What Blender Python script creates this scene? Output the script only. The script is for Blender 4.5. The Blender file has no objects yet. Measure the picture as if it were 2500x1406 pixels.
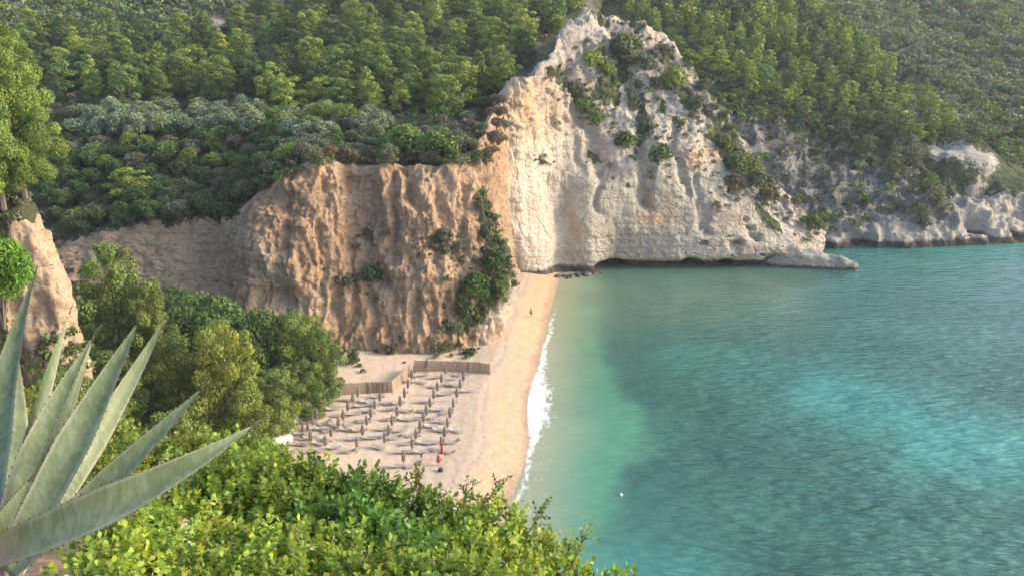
import bpy, math, random
import numpy as np
from mathutils import Vector, Matrix
from mathutils.bvhtree import BVHTree

# ------------------------------------------------------------ camera, sky, sun, exposure
SC = bpy.context.scene
C = SC.collection
F = 2300.0; TH = math.radians(18.1); H = 58.0          # focal length in photo px, pitch, eye height
cam = bpy.data.objects.new('camera', bpy.data.cameras.new('camera')); C.objects.link(cam)
cam.location = (0, 0, H); cam.rotation_euler = (math.pi/2 - TH, 0, 0)
cam.data.sensor_width = 36; cam.data.lens = F/2500*36
cam.data.clip_start = 0.05; cam.data.clip_end = 6000
SC.camera = cam
W_ = bpy.data.worlds.new('World'); SC.world = W_; W_.use_nodes = True
SUN_EL, SUN_AZ = math.radians(25), math.radians(88)     # azimuth from +Y clockwise: low sun over the sea, from the right
wn = W_.node_tree; bg = wn.nodes['Background']
sky = wn.nodes.new('ShaderNodeTexSky'); sky.sky_type = 'NISHITA'; sky.sun_disc = False
sky.sun_elevation = SUN_EL; sky.sun_rotation = SUN_AZ
sky.dust_density = 2.0
wn.links.new(sky.outputs[0], bg.inputs[0]); bg.inputs[1].default_value = 0.15
sl = bpy.data.lights.new('sun', 'SUN'); sl.energy = 1.25; sl.angle = math.radians(10); sl.color = (1, .86, .66)
so = bpy.data.objects.new('sun', sl); C.objects.link(so)
sdir = Vector((math.sin(SUN_AZ)*math.cos(SUN_EL), math.cos(SUN_AZ)*math.cos(SUN_EL), math.sin(SUN_EL)))
so.rotation_euler = sdir.to_track_quat('Z', 'Y').to_euler()
SC.view_settings.view_transform = 'Standard'; SC.view_settings.look = 'None'
SC.view_settings.exposure = 1.66; SC.view_settings.gamma = 1

# ------------------------------------------------------------ projection helpers
ct, st = math.cos(TH), math.sin(TH)
def ray(px, py):
    a = (px-1250)/F; b = (703-py)/F
    return np.array([a, ct + b*st, -st + b*ct])
def U(px, py, Y):                       # point on the sight line at ground distance Y
    d = ray(px, py); t = Y/d[1]
    return (d[0]*t, Y, H + d[2]*t)
def W(px, z, Y):                        # point at height z and distance Y in picture column px
    t = Y*ct + (H-z)*st
    return ((px-1250)/F*t, Y, z)
def G(px, py, z=0.0):                   # sight line meets height z
    d = ray(px, py); t = (z-H)/d[2]
    return (d[0]*t, d[1]*t, z)
def proj(P):
    P = np.asarray(P, float)
    x = P[..., 0]; y = P[..., 1]; z = P[..., 2]-H
    dep = y*ct - z*st; up = y*st + z*ct
    dep = np.where(dep < .05, .05, dep)
    return 1250 + F*x/dep, 703 - F*up/dep, dep

# ------------------------------------------------------------ noise (numpy)
_p = np.random.RandomState(7).permutation(256); _p = np.concatenate([_p, _p, _p])
_g = np.random.RandomState(3).normal(size=(256, 3)); _g /= np.linalg.norm(_g, axis=1)[:, None]
def perlin(P):
    P = np.asarray(P, float); i = np.floor(P).astype(int); f = P-i; i &= 255
    u = f*f*f*(f*(f*6-15)+10); out = 0
    for dx in (0, 1):
        wx = u[..., 0] if dx else 1-u[..., 0]
        for dy in (0, 1):
            wy = u[..., 1] if dy else 1-u[..., 1]
            for dz in (0, 1):
                wz = u[..., 2] if dz else 1-u[..., 2]
                h = _p[_p[_p[(i[..., 0]+dx) & 255] + ((i[..., 1]+dy) & 255)] + ((i[..., 2]+dz) & 255)]
                out = out + wx*wy*wz*np.sum(_g[h]*(f-np.array([dx, dy, dz])), axis=-1)
    return out*1.5
def fbm(P, s=(1, 1, 1), o=4, off=0.):
    P = np.asarray(P, float)*np.array(s)+off; a, r = 1., 0.
    for k in range(o):
        r = r + a*perlin(P); P = P*2.03+17.3; a *= .5
    return r
def ridged(P, s=(1, 1, 1), o=3, off=0.):
    P = np.asarray(P, float)*np.array(s)+off; a, r = 1., 0.
    for k in range(o):
        r = r + a*(1-2*np.abs(perlin(P))); P = P*2.1+9.1; a *= .5
    return r/1.75
def blocks(P, s, seed=0., warp=.5):
    q = np.asarray(P, float)*np.array(s); q = q+warp*np.stack([perlin(q*.7+seed), perlin(q*.7+seed+9), perlin(q*.7+seed+19)], -1)
    i = np.floor(q).astype(int) & 255
    return _p[_p[_p[i[..., 0]]+i[..., 1]]+i[..., 2]]/127.5-1
def sstep(a, b, x):
    t = np.clip((x-a)/(b-a), 0, 1); return t*t*(3-2*t)
def inpoly(x, y, poly):
    x = np.asarray(x, float); y = np.asarray(y, float); c = np.zeros(x.shape, bool); n = len(poly)
    for i in range(n):
        x0, y0 = poly[i]; x1, y1 = poly[(i+1) % n]
        if y0 == y1: continue
        c ^= ((y0 > y) != (y1 > y)) & (x < (x1-x0)*(y-y0)/(y1-y0)+x0)
    return c
def pldist(px, py, pts):                # distance in px to a polyline
    d = np.full(px.shape, 1e9)
    for (a, b), (c, e) in zip(pts[:-1], pts[1:]):
        vx, vy = c-a, e-b; t = np.clip(((px-a)*vx+(py-b)*vy)/(vx*vx+vy*vy), 0, 1)
        d = np.minimum(d, np.hypot(px-a-t*vx, py-b-t*vy))
    return d

# ------------------------------------------------------------ materials
def newmat(name):
    m = bpy.data.materials.new(name); m.use_nodes = True; nt = m.node_tree
    return m, nt, nt.nodes['Principled BSDF']
def N(nt, t, **kw):
    n = nt.nodes.new(t)
    for k, v in kw.items():
        if k in n.inputs: n.inputs[k].default_value = v
        else: setattr(n, k, v)
    return n
def L(nt, a, b): nt.links.new(a, b)
def noise_node(nt, scale, stretch=(1, 1, 1), detail=5, rough=.6, off=(0, 0, 0), dist=0.):
    tc = N(nt, 'ShaderNodeTexCoord'); mp = N(nt, 'ShaderNodeMapping')
    mp.inputs['Scale'].default_value = stretch; mp.inputs['Location'].default_value = off
    L(nt, tc.outputs['Object'], mp.inputs[0])
    n = N(nt, 'ShaderNodeTexNoise'); n.inputs['Scale'].default_value = scale; n.inputs['Detail'].default_value = detail
    n.inputs['Roughness'].default_value = rough; n.inputs['Distortion'].default_value = dist
    L(nt, mp.outputs[0], n.inputs['Vector']); return n.outputs['Fac']
def ramp(nt, fac, stops):
    r = N(nt, 'ShaderNodeValToRGB'); cr = r.color_ramp
    while len(cr.elements) < len(stops): cr.elements.new(.5)
    for e, (p, c) in zip(cr.elements, stops):
        e.position = p; e.color = (c if len(c) == 4 else tuple(c)+(1,)) if isinstance(c, tuple) else (c, c, c, 1)
    L(nt, fac, r.inputs[0]); return r.outputs[0]
def mix(nt, fac, a, b, mode='MIX'):
    n = N(nt, 'ShaderNodeMix', data_type='RGBA', blend_type=mode)
    for s, i in ((fac, n.inputs[0]), (a, n.inputs[6]), (b, n.inputs[7])):
        if hasattr(s, 'links') or isinstance(s, bpy.types.NodeSocket): L(nt, s, i)
        else: i.default_value = s if not isinstance(s, tuple) or len(s) == 4 else s+(1,)
    return n.outputs[2]
def attr(nt, name, out='Fac'):
    a = N(nt, 'ShaderNodeAttribute', attribute_name=name); return a.outputs[out]
def bump(nt, b, h, dist, strength=1., prev=None):
    n = N(nt, 'ShaderNodeBump'); n.inputs['Strength'].default_value = strength; n.inputs['Distance'].default_value = dist
    L(nt, h, n.inputs['Height'])
    if prev is not None: L(nt, prev, n.inputs['Normal'])
    if b is not None: L(nt, n.outputs[0], b.inputs['Normal'])
    return n.outputs[0]
def plain(name, col, rough=.7, var=.25, scale=8, metal=0, bmp=0.01):
    m, nt, b = newmat(name); b.inputs['Roughness'].default_value = rough; b.inputs['Metallic'].default_value = metal
    n = noise_node(nt, scale)
    c = ramp(nt, n, [(.3, tuple(x*(1-var) for x in col)), (.7, tuple(min(1, x*(1+var)) for x in col))])
    L(nt, c, b.inputs['Base Color'])
    if bmp: bump(nt, b, n, bmp)
    return m

def rock_mat(name, lo, mid, hi, stain, wet=False, vertical=1.0, wz0=1.7, fb=.9):
    m, nt, b = newmat(name); b.inputs['Roughness'].default_value = .95; b.inputs['Specular IOR Level'].default_value = .15
    big = noise_node(nt, .09, (1, 1, .6), 5)
    st_ = noise_node(nt, 1.0, (.5, .5, .035), 5, .65, (3, 1, 0))          # vertical streaks
    la = noise_node(nt, 1.0, (.05, .05, 1.1), 4, .6, (0, 7, 2), .4)       # horizontal strata
    fine = noise_node(nt, 1.3, (1, 1, 1), 8, .7)
    c = ramp(nt, big, [(.33, lo), (.5, mid), (.66, hi)])
    c = mix(nt, ramp(nt, st_, [(.42, 0.), (.66, .8*vertical)]), c, stain)
    c = mix(nt, ramp(nt, la, [(.45, 0.), (.62, .3)]), c, tuple(x*.72 for x in lo))
    c = mix(nt, ramp(nt, fine, [(.35, .4), (.5, 0.)]), c, tuple(x*.55 for x in lo))
    c = mix(nt, ramp(nt, fine, [(.55, 0.), (.72, .3)]), c, tuple(min(.85, x*1.2) for x in hi))
    # 'stain' attribute: ochre stains and painted warm light, 'veg': soil and low scrub, 'tone': paler rock and painted brightening
    c = mix(nt, attr(nt, 'ochre'), c, (.62, .37, .17))
    c = mix(nt, attr(nt, 'pale'), c, (.56, .49, .39))
    vg = noise_node(nt, .8, (1, 1, 1), 6, .7, (5, 5, 5))
    vc = ramp(nt, vg, [(.3, (.035, .045, .018)), (.5, (.07, .085, .035)), (.7, (.15, .125, .085))])
    thr = N(nt, 'ShaderNodeMath', operation='ADD'); L(nt, attr(nt, 'veg'), thr.inputs[0])
    n2 = noise_node(nt, .7, (1, 1, 1), 7, .7, (9, 2, 4)); L(nt, n2, thr.inputs[1])
    c = mix(nt, ramp(nt, thr.outputs[0], [(.88, 0.), (1.0, 1.)]), c, vc)
    sx = N(nt, 'ShaderNodeSeparateXYZ'); tc = N(nt, 'ShaderNodeTexCoord'); L(nt, tc.outputs['Object'], sx.inputs[0])
    wz = N(nt, 'ShaderNodeMath', operation='ADD'); L(nt, sx.outputs[2], wz.inputs[0]); L(nt, fine, wz.inputs[1])
    if wet: c = mix(nt, wetmask(nt, wz.outputs[0], wz0), c, (.05, .045, .035))
    L(nt, c, b.inputs['Base Color'])
    n1 = bump(nt, None, fine, fb, .9)
    n1 = bump(nt, None, st_, .8*vertical, .7, n1)
    vor = N(nt, 'ShaderNodeTexVoronoi', feature='DISTANCE_TO_EDGE'); vor.inputs['Scale'].default_value = .45
    L(nt, N(nt, 'ShaderNodeTexCoord').outputs['Object'], vor.inputs['Vector'])
    n1 = bump(nt, None, ramp(nt, vor.outputs[0], [(0., 0.), (.12, 1.)]), .25, .5, n1)
    bump(nt, b, la, .5, .6, n1)
    return m
def wetmask(nt, s, z0):
    mr = N(nt, 'ShaderNodeMapRange'); L(nt, s, mr.inputs[0])
    mr.inputs[1].default_value = z0; mr.inputs[2].default_value = z0+.6; mr.inputs[3].default_value = .9; mr.inputs[4].default_value = 0.
    return mr.outputs[0]
M = {}
M['orange'] = rock_mat('orange clay rock', (.34, .225, .14), (.475, .325, .205), (.59, .435, .295), (.47, .285, .155))
M['white'] = rock_mat('pale limestone', (.29, .26, .22), (.44, .385, .315), (.55, .485, .395), (.36, .275, .185), wet=True, vertical=.8, fb=.5)
M['grey'] = rock_mat('grey scrubby rock', (.16, .145, .13), (.24, .22, .195), (.36, .325, .285), (.16, .14, .12), wet=True)
M['low'] = rock_mat('low shore limestone', (.32, .29, .25), (.43, .385, .32), (.54, .48, .41), (.36, .28, .2), wet=True, vertical=.3, wz0=.75)

def soil_mat():
    m, nt, b = newmat('forest floor'); b.inputs['Roughness'].default_value = 1; b.inputs['Specular IOR Level'].default_value = .1
    n = noise_node(nt, .5, (1, 1, 1), 8, .7); n2 = noise_node(nt, .06, (1, 1, 1), 4, .6, (4, 4, 4))
    c = ramp(nt, n, [(.3, (.025, .035, .014)), (.5, (.06, .07, .03)), (.72, (.14, .12, .075))])
    c = mix(nt, ramp(nt, n2, [(.5, 0.), (.7, .6)]), c, (.19, .155, .11))
    c = mix(nt, attr(nt, 'pale'), c, (.42, .33, .25))
    L(nt, c, b.inputs['Base Color']); bump(nt, b, n, 1.0, .8); return m
M['soil'] = soil_mat()

def foliage_mat(name, trans=.3, rough=.6, usecol=True, spec=.25, nscale=.9):
    m, nt, b = newmat(name)
    oi = N(nt, 'ShaderNodeObjectInfo')
    base = attr(nt, 'leafcol', 'Color')
    c = mix(nt, 1., oi.outputs['Color'], base, 'MULTIPLY') if usecol else base
    nz = noise_node(nt, nscale, (1, 1, 1), 3)
    c = mix(nt, 1., c, ramp(nt, nz, [(.3, .7), (.7, 1.25)]), 'MULTIPLY')
    L(nt, c, b.inputs['Base Color']); b.inputs['Roughness'].default_value = rough; b.inputs['Specular IOR Level'].default_value = spec
    tr = N(nt, 'ShaderNodeBsdfTranslucent'); L(nt, mix(nt, 1., c, (1.0, 1.05, .55), 'MULTIPLY'), tr.inputs[0])
    ms = N(nt, 'ShaderNodeMixShader'); ms.inputs[0].default_value = trans
    L(nt, b.outputs[0], ms.inputs[1]); L(nt, tr.outputs[0], ms.inputs[2])
    L(nt, ms.outputs[0], nt.nodes['Material Output'].inputs['Surface']); return m
M['fol'] = foliage_mat('needle foliage', .25, .7)
M['leaf'] = foliage_mat('glossy leaves', .42, .5, True, .4, 3.)
M['bark'] = plain('bark', (.13, .10, .075), .95, .4, 14, 0, .03)
M['twig'] = plain('reddish twigs', (.17, .085, .05), .9, .3, 20)

# ------------------------------------------------------------ object helpers
def tag(o, label=None, cat=None, group=None, kind=None):
    if label: o['label'] = label
    if cat: o['category'] = cat
    if group: o['group'] = group
    if kind: o['kind'] = kind
    return o
def mesh_np(name, V, faces, mat=None, parent=None, smooth=False, attrs=None, link=True):
    V = np.asarray(V, np.float32)
    me = bpy.data.meshes.new(name)
    if isinstance(faces, np.ndarray):
        k = faces.shape[1]; n = len(faces)
        me.vertices.add(len(V)); me.vertices.foreach_set('co', V.ravel())
        me.loops.add(n*k); me.loops.foreach_set('vertex_index', faces.astype(np.int32).ravel())
        me.polygons.add(n); me.polygons.foreach_set('loop_start', np.arange(0, n*k, k, dtype=np.int32))
        me.update(calc_edges=True)
    else:
        me.from_pydata([tuple(map(float, v)) for v in V], [], faces); me.update()
    if smooth: me.polygons.foreach_set('use_smooth', np.ones(len(me.polygons), bool))
    for k, a in (attrs or {}).items():
        a = np.asarray(a, np.float32)
        if a.ndim == 2:
            t = me.attributes.new(k, 'FLOAT_COLOR', 'POINT')
            t.data.foreach_set('color', np.concatenate([a, np.ones((len(a), 1), np.float32)], 1).ravel())
        else:
            t = me.attributes.new(k, 'FLOAT', 'POINT'); t.data.foreach_set('value', a.ravel())
    if mat: me.materials.append(mat)
    me.validate()
    o = bpy.data.objects.new(name, me)
    if link: C.objects.link(o)
    if parent: o.parent = parent
    return o
def empty(name, loc=(0, 0, 0), rz=0, s=1):
    o = bpy.data.objects.new(name, None); C.objects.link(o); o.location = loc; o.rotation_euler = (0, 0, rz); o.scale = (s, s, s)
    o.empty_display_size = .3; return o
def tube(pts, rad, n=6, V=None, Fc=None):
    V = [] if V is None else V; Fc = [] if Fc is None else Fc
    pts = [Vector(p) for p in pts]; base = len(V)
    for i, p in enumerate(pts):
        d = (pts[min(i+1, len(pts)-1)]-pts[max(i-1, 0)]).normalized()
        a = d.orthogonal().normalized() if abs(d.z) < .99 else Vector((1, 0, 0)); b = d.cross(a).normalized(); a = b.cross(d)
        r = rad[i] if hasattr(rad, '__len__') else rad
        for k in range(n):
            t = 2*math.pi*k/n; V.append(p + (a*math.cos(t)+b*math.sin(t))*r)
    for i in range(len(pts)-1):
        for k in range(n):
            q = base+i*n; Fc.append((q+k, q+(k+1) % n, q+n+(k+1) % n, q+n+k))
    Fc.append(tuple(base+k for k in reversed(range(n)))); Fc.append(tuple(base+(len(pts)-1)*n+k for k in range(n)))
    return V, Fc
def lathe(prof, n=12, c=(0, 0, 0)):
    V, Fc = [], []
    for r, z in prof:
        for k in range(n):
            t = 2*math.pi*k/n; V.append((c[0]+r*math.cos(t), c[1]+r*math.sin(t), c[2]+z))
    for i in range(len(prof)-1):
        for k in range(n):
            q = i*n; Fc.append((q+k, q+(k+1) % n, q+n+(k+1) % n, q+n+k))
    Fc.append(tuple(range(n-1, -1, -1))); Fc.append(tuple((len(prof)-1)*n+k for k in range(n)))
    return V, Fc

# ------------------------------------------------------------ lofted land surfaces
def loft(cols, nu, nv, blur=2):
    """cols: list of columns of world points; returns a grid [U,V,3] and segment coordinates"""
    A = np.array(cols, float)
    def interp(A, ns):
        out = []; par = []
        for i in range(A.shape[0]-1):
            n = ns[i] if hasattr(ns, '__len__') else ns
            for k in range(n):
                t = k/n; out.append(A[i]*(1-t)+A[i+1]*t); par.append(i+t)
        out.append(A[-1]); par.append(A.shape[0]-1.); return np.array(out), np.array(par)
    B, pu = interp(A, nu); B, pv = interp(B.transpose(1, 0, 2), nv); B = B.transpose(1, 0, 2)
    for _ in range(blur):
        B[1:-1] = (B[:-2]+2*B[1:-1]+B[2:])/4; B[:, 1:-1] = (B[:, :-2]+2*B[:, 1:-1]+B[:, 2:])/4
    return B, pu, pv
def gnormals(P):
    du = np.gradient(P, axis=0); dv = np.gradient(P, axis=1); n = np.cross(du, dv)
    n /= np.linalg.norm(n, axis=2)[..., None]+1e-9
    return n
def gfaces(nu, nv, v0=0, v1=None, u0=0, u1=None):
    v1 = nv-1 if v1 is None else v1; u1 = nu-1 if u1 is None else u1
    i, j = np.meshgrid(np.arange(u0, u1), np.arange(v0, v1), indexing='ij')
    a = i*nv+j; return np.stack([a, a+nv, a+nv+1, a+1], -1).reshape(-1, 4)
LAND = []            # (V, F) for sight-line tests
def emit(name, P, mat, attrs, v0=0, v1=None, smooth=True):
    nu, nv = P.shape[:2]; v1 = nv-1 if v1 is None else v1
    sub = P[:, v0:v1+1].reshape(-1, 3); at = {k: a[:, v0:v1+1].reshape(-1) for k, a in attrs.items()}
    f = gfaces(nu, v1-v0+1)
    o = mesh_np(name, sub, f, mat, smooth=smooth, attrs=at); tag(o, kind='structure')
    LAND.append((sub, f)); return o, sub, f

# ---- left headland: orange cliff below, wooded hill above
def colA(px, base, midz, e, back):
    return None
S1 = [
 # R0 under, R1 base, R2 low, R3 high, R4 edge, R5, R6, R7, R8, R9
 [W(-700,-3,120),W(-700,6,128),U(-700,720,140),U(-700,640,150),U(-700,590,158),U(-700,500,168),U(-700,340,190),U(-700,220,210),U(-700,90,255),U(-700,0,300),U(-700,-90,370)],
 [W(-50,-3,138),W(-50,5,146),U(-50,700,152),U(-50,640,157),U(-50,600,161),U(-50,500,168),U(-50,340,188),U(-50,235,207),U(-50,100,250),U(-50,0,300),U(-50,-90,370)],
 [W(180,-3,140),W(180,5,146),U(180,690,150),U(180,640,154),U(180,585,158),U(180,490,168),U(180,330,188),U(180,235,207),U(180,100,250),U(180,0,300),U(180,-90,370)],
 [W(330,-3,142),W(330,5,147),U(330,690,151),U(330,600,155),U(330,540,158),U(330,470,170),U(330,330,188),U(330,240,206),U(330,100,250),U(330,0,300),U(330,-90,370)],
 [W(540,-3,143),W(540,5,147),U(540,700,151),U(540,600,155),U(548,528,157),U(550,450,170),U(550,330,186),U(540,240,205),U(540,100,250),U(540,0,300),U(540,-90,370)],
 [W(590,-3,139),W(590,2,143),U(588,690,147),U(592,600,149),U(605,520,153),U(620,440,166),U(620,330,184),U(600,240,205),U(600,100,250),U(600,0,300),U(600,-90,370)],
 [W(660,-3,137),W(660,2,141.5),U(640,690,144.5),U(640,560,148),U(650,478,152),U(660,420,162),U(680,330,180),U(680,245,204),U(680,100,250),U(680,0,300),U(680,-90,370)],
 [W(740,-3,136),W(740,2,140.5),U(725,700,144),U(740,540,148),U(750,410,152),U(750,380,160),U(760,325,177),U(770,250,200),U(770,100,245),U(770,0,295),U(770,-90,370)],
 [W(860,-3,137),W(860,2,141),U(860,700,147),U(860,540,151),U(860,408,155),U(860,380,161),U(860,325,176),U(860,260,196),U(860,110,240),U(860,0,290),U(860,-90,370)],
 [W(960,-3,136),W(960,2,140),U(960,700,145),U(960,540,150),U(960,410,154),U(960,380,160),U(960,325,175),U(960,265,194),U(970,110,240),U(970,0,290),U(970,-90,370)],
 [W(1060,-3,137),W(1060,2,141),U(1060,700,144),U(1060,540,150),U(1060,410,155),U(1060,375,161),U(1060,325,175),U(1080,270,193),U(1090,110,240),U(1090,0,290),U(1090,-90,370)],
 [W(1135,-3,139),W(1135,1.5,143),U(1150,700,146),U(1150,540,153),U(1155,380,161),U(1160,350,166),U(1165,315,176),U(1180,270,192),U(1210,110,238),U(1220,0,290),U(1230,-90,370)],
 [W(1180,-3,141),W(1188,1,144.5),U(1232,690,147.5),U(1205,520,157),U(1190,305,174),U(1198,275,179),U(1210,250,185),U(1235,228,195),U(1290,110,235),U(1330,10,285),U(1340,-90,370)],
 [W(1190,-3,143),W(1200,1,147),U(1249,665,151),U(1218,520,161),U(1212,265,181),U(1219,250,183),U(1226,238,187),U(1262,210,198),U(1320,120,234),U(1380,30,280),U(1400,-80,360)],
 [W(1205,-3,158),W(1222,.8,160),U(1246,672,164),U(1222,520,172),U(1220,262,185),U(1226,248,187),U(1232,238,189),U(1290,200,203),U(1350,110,236),U(1420,40,275),U(1460,-60,350)],
 [W(1222,-3,188),W(1240,.5,188),U(1238,640,189),U(1225,520,190),U(1222,300,190),U(1230,270,191),U(1240,250,193),U(1310,230,208),U(1380,140,238),U(1440,70,272),U(1490,-30,345)],
]
P, pu, pv = loft(S1, [30,24,24,30,16,18,30,34,30,34,30,26,16,14,24], [4,28,40,34,10,14,14,30,26,30], 2)
PX, PY, _ = proj(P); nr = -gnormals(P); nu_, nv_ = P.shape[:2]
if nr[nu_//2, 60, 1] > 0: nr = -nr
v = pv[None, :]*np.ones((nu_, 1)); u = pu[:, None]*np.ones((1, nv_))
cm = sstep(.3, 1.2, v)*(1-sstep(3.75, 4.4, v))                      # cliff part
lobe = sstep(4.2, 5.2, u)
fl = ridged(P, (.13, .13, .018), 3, 3.1)                              # erosion flutes
hood = fbm(P, (.09, .09, .09), 3)
d = cm*(lobe*(.5*(fl-.35)) + .5*fl + .7*hood + .45*fbm(P, (.4, .4, .2), 5, 5.) + .9*(ridged(P, (.38, .38, .035), 3, 12.)-.4) + .5*ridged(P, (.9, .9, .09), 4, 8.) + .25*fbm(P, (.12, .12, 2.2), 2, 1.) + .22*blocks(P, (.5, .5, .3), 2., .8) + .16*blocks(P, (1.2, 1.2, .7), 5., .8)+.2*fbm(P, (1.6, 1.6, 1.), 3, 9.))
def carve(poly, w, depth):
    global d
    d = d - .65*cm*depth*np.exp(-(pldist(PXw, PYw, poly)/w)**2)
PXw = PX+16*fbm(P, (.2, .2, .2), 4, 21.); PYw = PY+16*fbm(P, (.2, .2, .2), 4, 41.)
carve([(890, 420), (900, 560), (890, 640)], 42, 3.6)
carve([(1000, 420), (1010, 470), (1030, 500)], 16, 2.2)
carve([(480, 560), (520, 700)], 60, 2.0)
carve([(905, 660), (930, 680)], 22, 3.0)
carve([(660, 715), (700, 725)], 34, 3.4)
for gx, gy0, gy1, ww, dd in ((700, 470, 600, 13, 1.4), (965, 440, 640, 12, 1.6), (1065, 450, 640, 12, 1.4), (1120, 430, 600, 10, 1.1), (820, 700, 840, 14, 1.3), (910, 720, 850, 13, 1.4), (1010, 640, 760, 12, 1.1), (780, 560, 680, 10, 1.2)):
    carve([(gx, gy0), (gx+8, (gy0+gy1)/2), (gx-2, gy1)], ww, dd)
hm = sstep(4.0, 5.0, v)
d2 = hm*(1.6*fbm(P, (.05, .05, .05), 4, 2.))
P = P + nr*d[..., None]; P[..., 2] += d2
# ragged cliff edge
eg = np.exp(-((v-4)/.35)**2); P[..., 2] += 1.5*fbm(P, (.22, .22, .0), 4, 61.)*eg; P[..., 1] += 1.6*fbm(P, (.25, .25, .0), 3)*eg
veg = hm*.9
edge_n = fbm(P, (.18, .18, .18), 3, 4.)
veg = np.maximum(veg, sstep(3.35, 4.1, v)*.55*(u < 5))
veg = np.maximum(veg, .62*np.exp(-(pldist(PX, PY, [(1165, 480), (1190, 560), (1215, 620), (1225, 680), (1160, 770), (1120, 800)])/30)**2))
veg = np.maximum(veg, .5*np.exp(-(pldist(PX, PY, [(1060, 590), (1120, 640)])/28)**2))
ochre = .55*np.exp(-(pldist(PX, PY, [(800, 740), (940, 800)])/70)**2)*(.5+fbm(P, (.3, .3, .1), 2))
pale = .8*np.exp(-(pldist(PX, PY, [(1160, 830), (1235, 740), (1245, 690)])/22)**2)*sstep(11.2, 12, u)+.35*np.exp(-(pldist(PX, PY, [(600, 560), (640, 660), (700, 680)])/30)**2)+.22*(u < 4.5)*(v < 4)
ochre = np.maximum(ochre, .3*(u < 4.5)*(v < 4)); at = dict(veg=np.clip(veg, 0, 1), ochre=np.clip(ochre, 0, .6), pale=np.clip(pale, 0, 1))  # recessed left wall lightened and warmed in its colour to lift the shade
cut = int(np.argmin(np.abs(pv-4.35)))
o, V1, F1 = emit('orange_cliff', P, M['orange'], at, 0, cut, False)
bare = np.exp(-(pldist(PX, PY, [(520, 55), (550, 80)])/26)**2)*.9 + .35*np.exp(-(pldist(PX, PY, [(110, 330), (200, 320)])/22)**2)
at['pale'] = np.clip(bare, 0, 1)
o, VH, FH = emit('wooded_hill', P, M['soil'], at, cut)

# ---- pale headland
S2 = [
 [W(1120,-4,192),W(1120,.5,194),U(1120,560,196),U(1120,450,197),U(1120,400,199),U(1120,370,202),U(1120,350,206),U(1120,340,225),U(1100,330,270)],
 [W(1235,-4,184),W(1240,.5,186),U(1228,560,184),U(1225,460,184.5),U(1222,350,185),U(1228,270,186),U(1240,225,187),U(1240,200,215),U(1240,170,260)],
 [W(1272,-4,182.5),W(1275,.5,184.5),U(1270,560,185),U(1268,440,185.5),U(1270,330,186.5),U(1275,240,188),U(1285,190,190),U(1300,190,215),U(1320,150,260)],
 [W(1335,-4,182),W(1335,.5,184.5),U(1335,560,188),U(1335,430,190.5),U(1335,310,193),U(1340,210,196),U(1345,145,199),U(1350,150,215),U(1370,120,260)],
 [W(1365,-4,185),W(1365,.5,187),U(1365,560,189.5),U(1370,440,192.5),U(1385,320,196.5),U(1375,200,200),U(1368,80,208),U(1380,90,222),U(1400,80,260)],
 [W(1440,-4,186),W(1440,.5,188),U(1440,570,189),U(1450,440,193),U(1460,300,199),U(1440,150,207),U(1430,30,216),U(1435,30,225),U(1460,70,260)],
 [W(1500,-4,189),W(1500,.5,191),U(1500,570,190.5),U(1510,450,193.5),U(1520,320,199),U(1520,180,208),U(1510,50,218),U(1515,55,226),U(1530,90,260)],
 [W(1600,-4,188),W(1600,.5,190.5),U(1600,570,190.5),U(1600,460,193),U(1600,340,198),U(1610,200,207),U(1610,90,216),U(1625,95,224),U(1650,140,260)],
 [W(1690,-4,188.5),W(1690,.5,191),U(1690,580,191),U(1690,480,194),U(1690,380,198),U(1690,280,204),U(1685,180,212),U(1705,200,222),U(1740,260,258)],
 [W(1780,-4,189),W(1780,.5,191),U(1780,590,191.5),U(1780,510,194),U(1780,440,198),U(1775,370,203),U(1765,300,208),U(1790,320,218),U(1820,400,250)],
 [W(1860,-4,189),W(1860,.5,191),U(1860,600,192),U(1860,550,194.5),U(1860,505,197.5),U(1855,460,200.5),U(1845,410,204),U(1870,430,214),U(1890,500,240)],
 [W(1930,-4,189.5),W(1930,.5,191),U(1930,610,192),U(1930,580,194),U(1930,550,196.5),U(1932,520,199),U(1930,485,201.5),U(1950,505,210),U(1950,590,226)],
 [W(1985,-4,190),W(1985,.5,191.5),U(1985,632,192),U(1985,615,194),U(1988,595,196),U(1990,575,198),U(1990,552,200),U(1998,580,207),W(1985,-3,216)],
 [W(2010,-4,192),W(2008,.3,193),U(2003,640,194),U(2003,625,195.5),U(2005,610,197),U(2006,595,198.5),U(2006,575,200),U(2008,610,205),W(1998,-4,212)],
]
P, pu, pv = loft(S2, [14,20,26,18,26,24,34,30,30,26,24,20,10], [4,46,36,34,32,26,10,16], 2)
PX, PY, _ = proj(P); nr = gnormals(P); nu_, nv_ = P.shape[:2]
if nr[nu_//2, 60, 1] > 0: nr = -nr
v = pv[None, :]*np.ones((nu_, 1)); u = pu[:, None]*np.ones((1, nv_))
cm = sstep(.4, 1.3, v)*(1-sstep(6.0, 6.8, v)); up_ = sstep(2.2, 4.5, v)*cm
left = np.exp(-((PX-1290)/70)**2)
d = cm*(.9*fbm(P, (.06, .06, .05), 3) + .22*fbm(P, (.4, .4, .35), 5, 5.) + .13*fbm(P, (.05, .05, 1.6), 3, 2.) + .2*blocks(P, (.3, .3, .45), 3., .9)+.13*blocks(P, (.9, .9, 1.1), 8., .9)+.12*fbm(P, (1.5, 1.5, 1.8), 3, 9.))
d *= .55+.45*sstep(2.5, 4, v); d += up_*sstep(2.8, 4.6, v)*(1.25*(ridged(P, (.06, .06, .045), 3, 6.)-.4) + .55*ridged(P, (.33, .33, .2), 3, 2.2) + .5*blocks(P, (.45, .45, .35), 7., .9))
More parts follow.
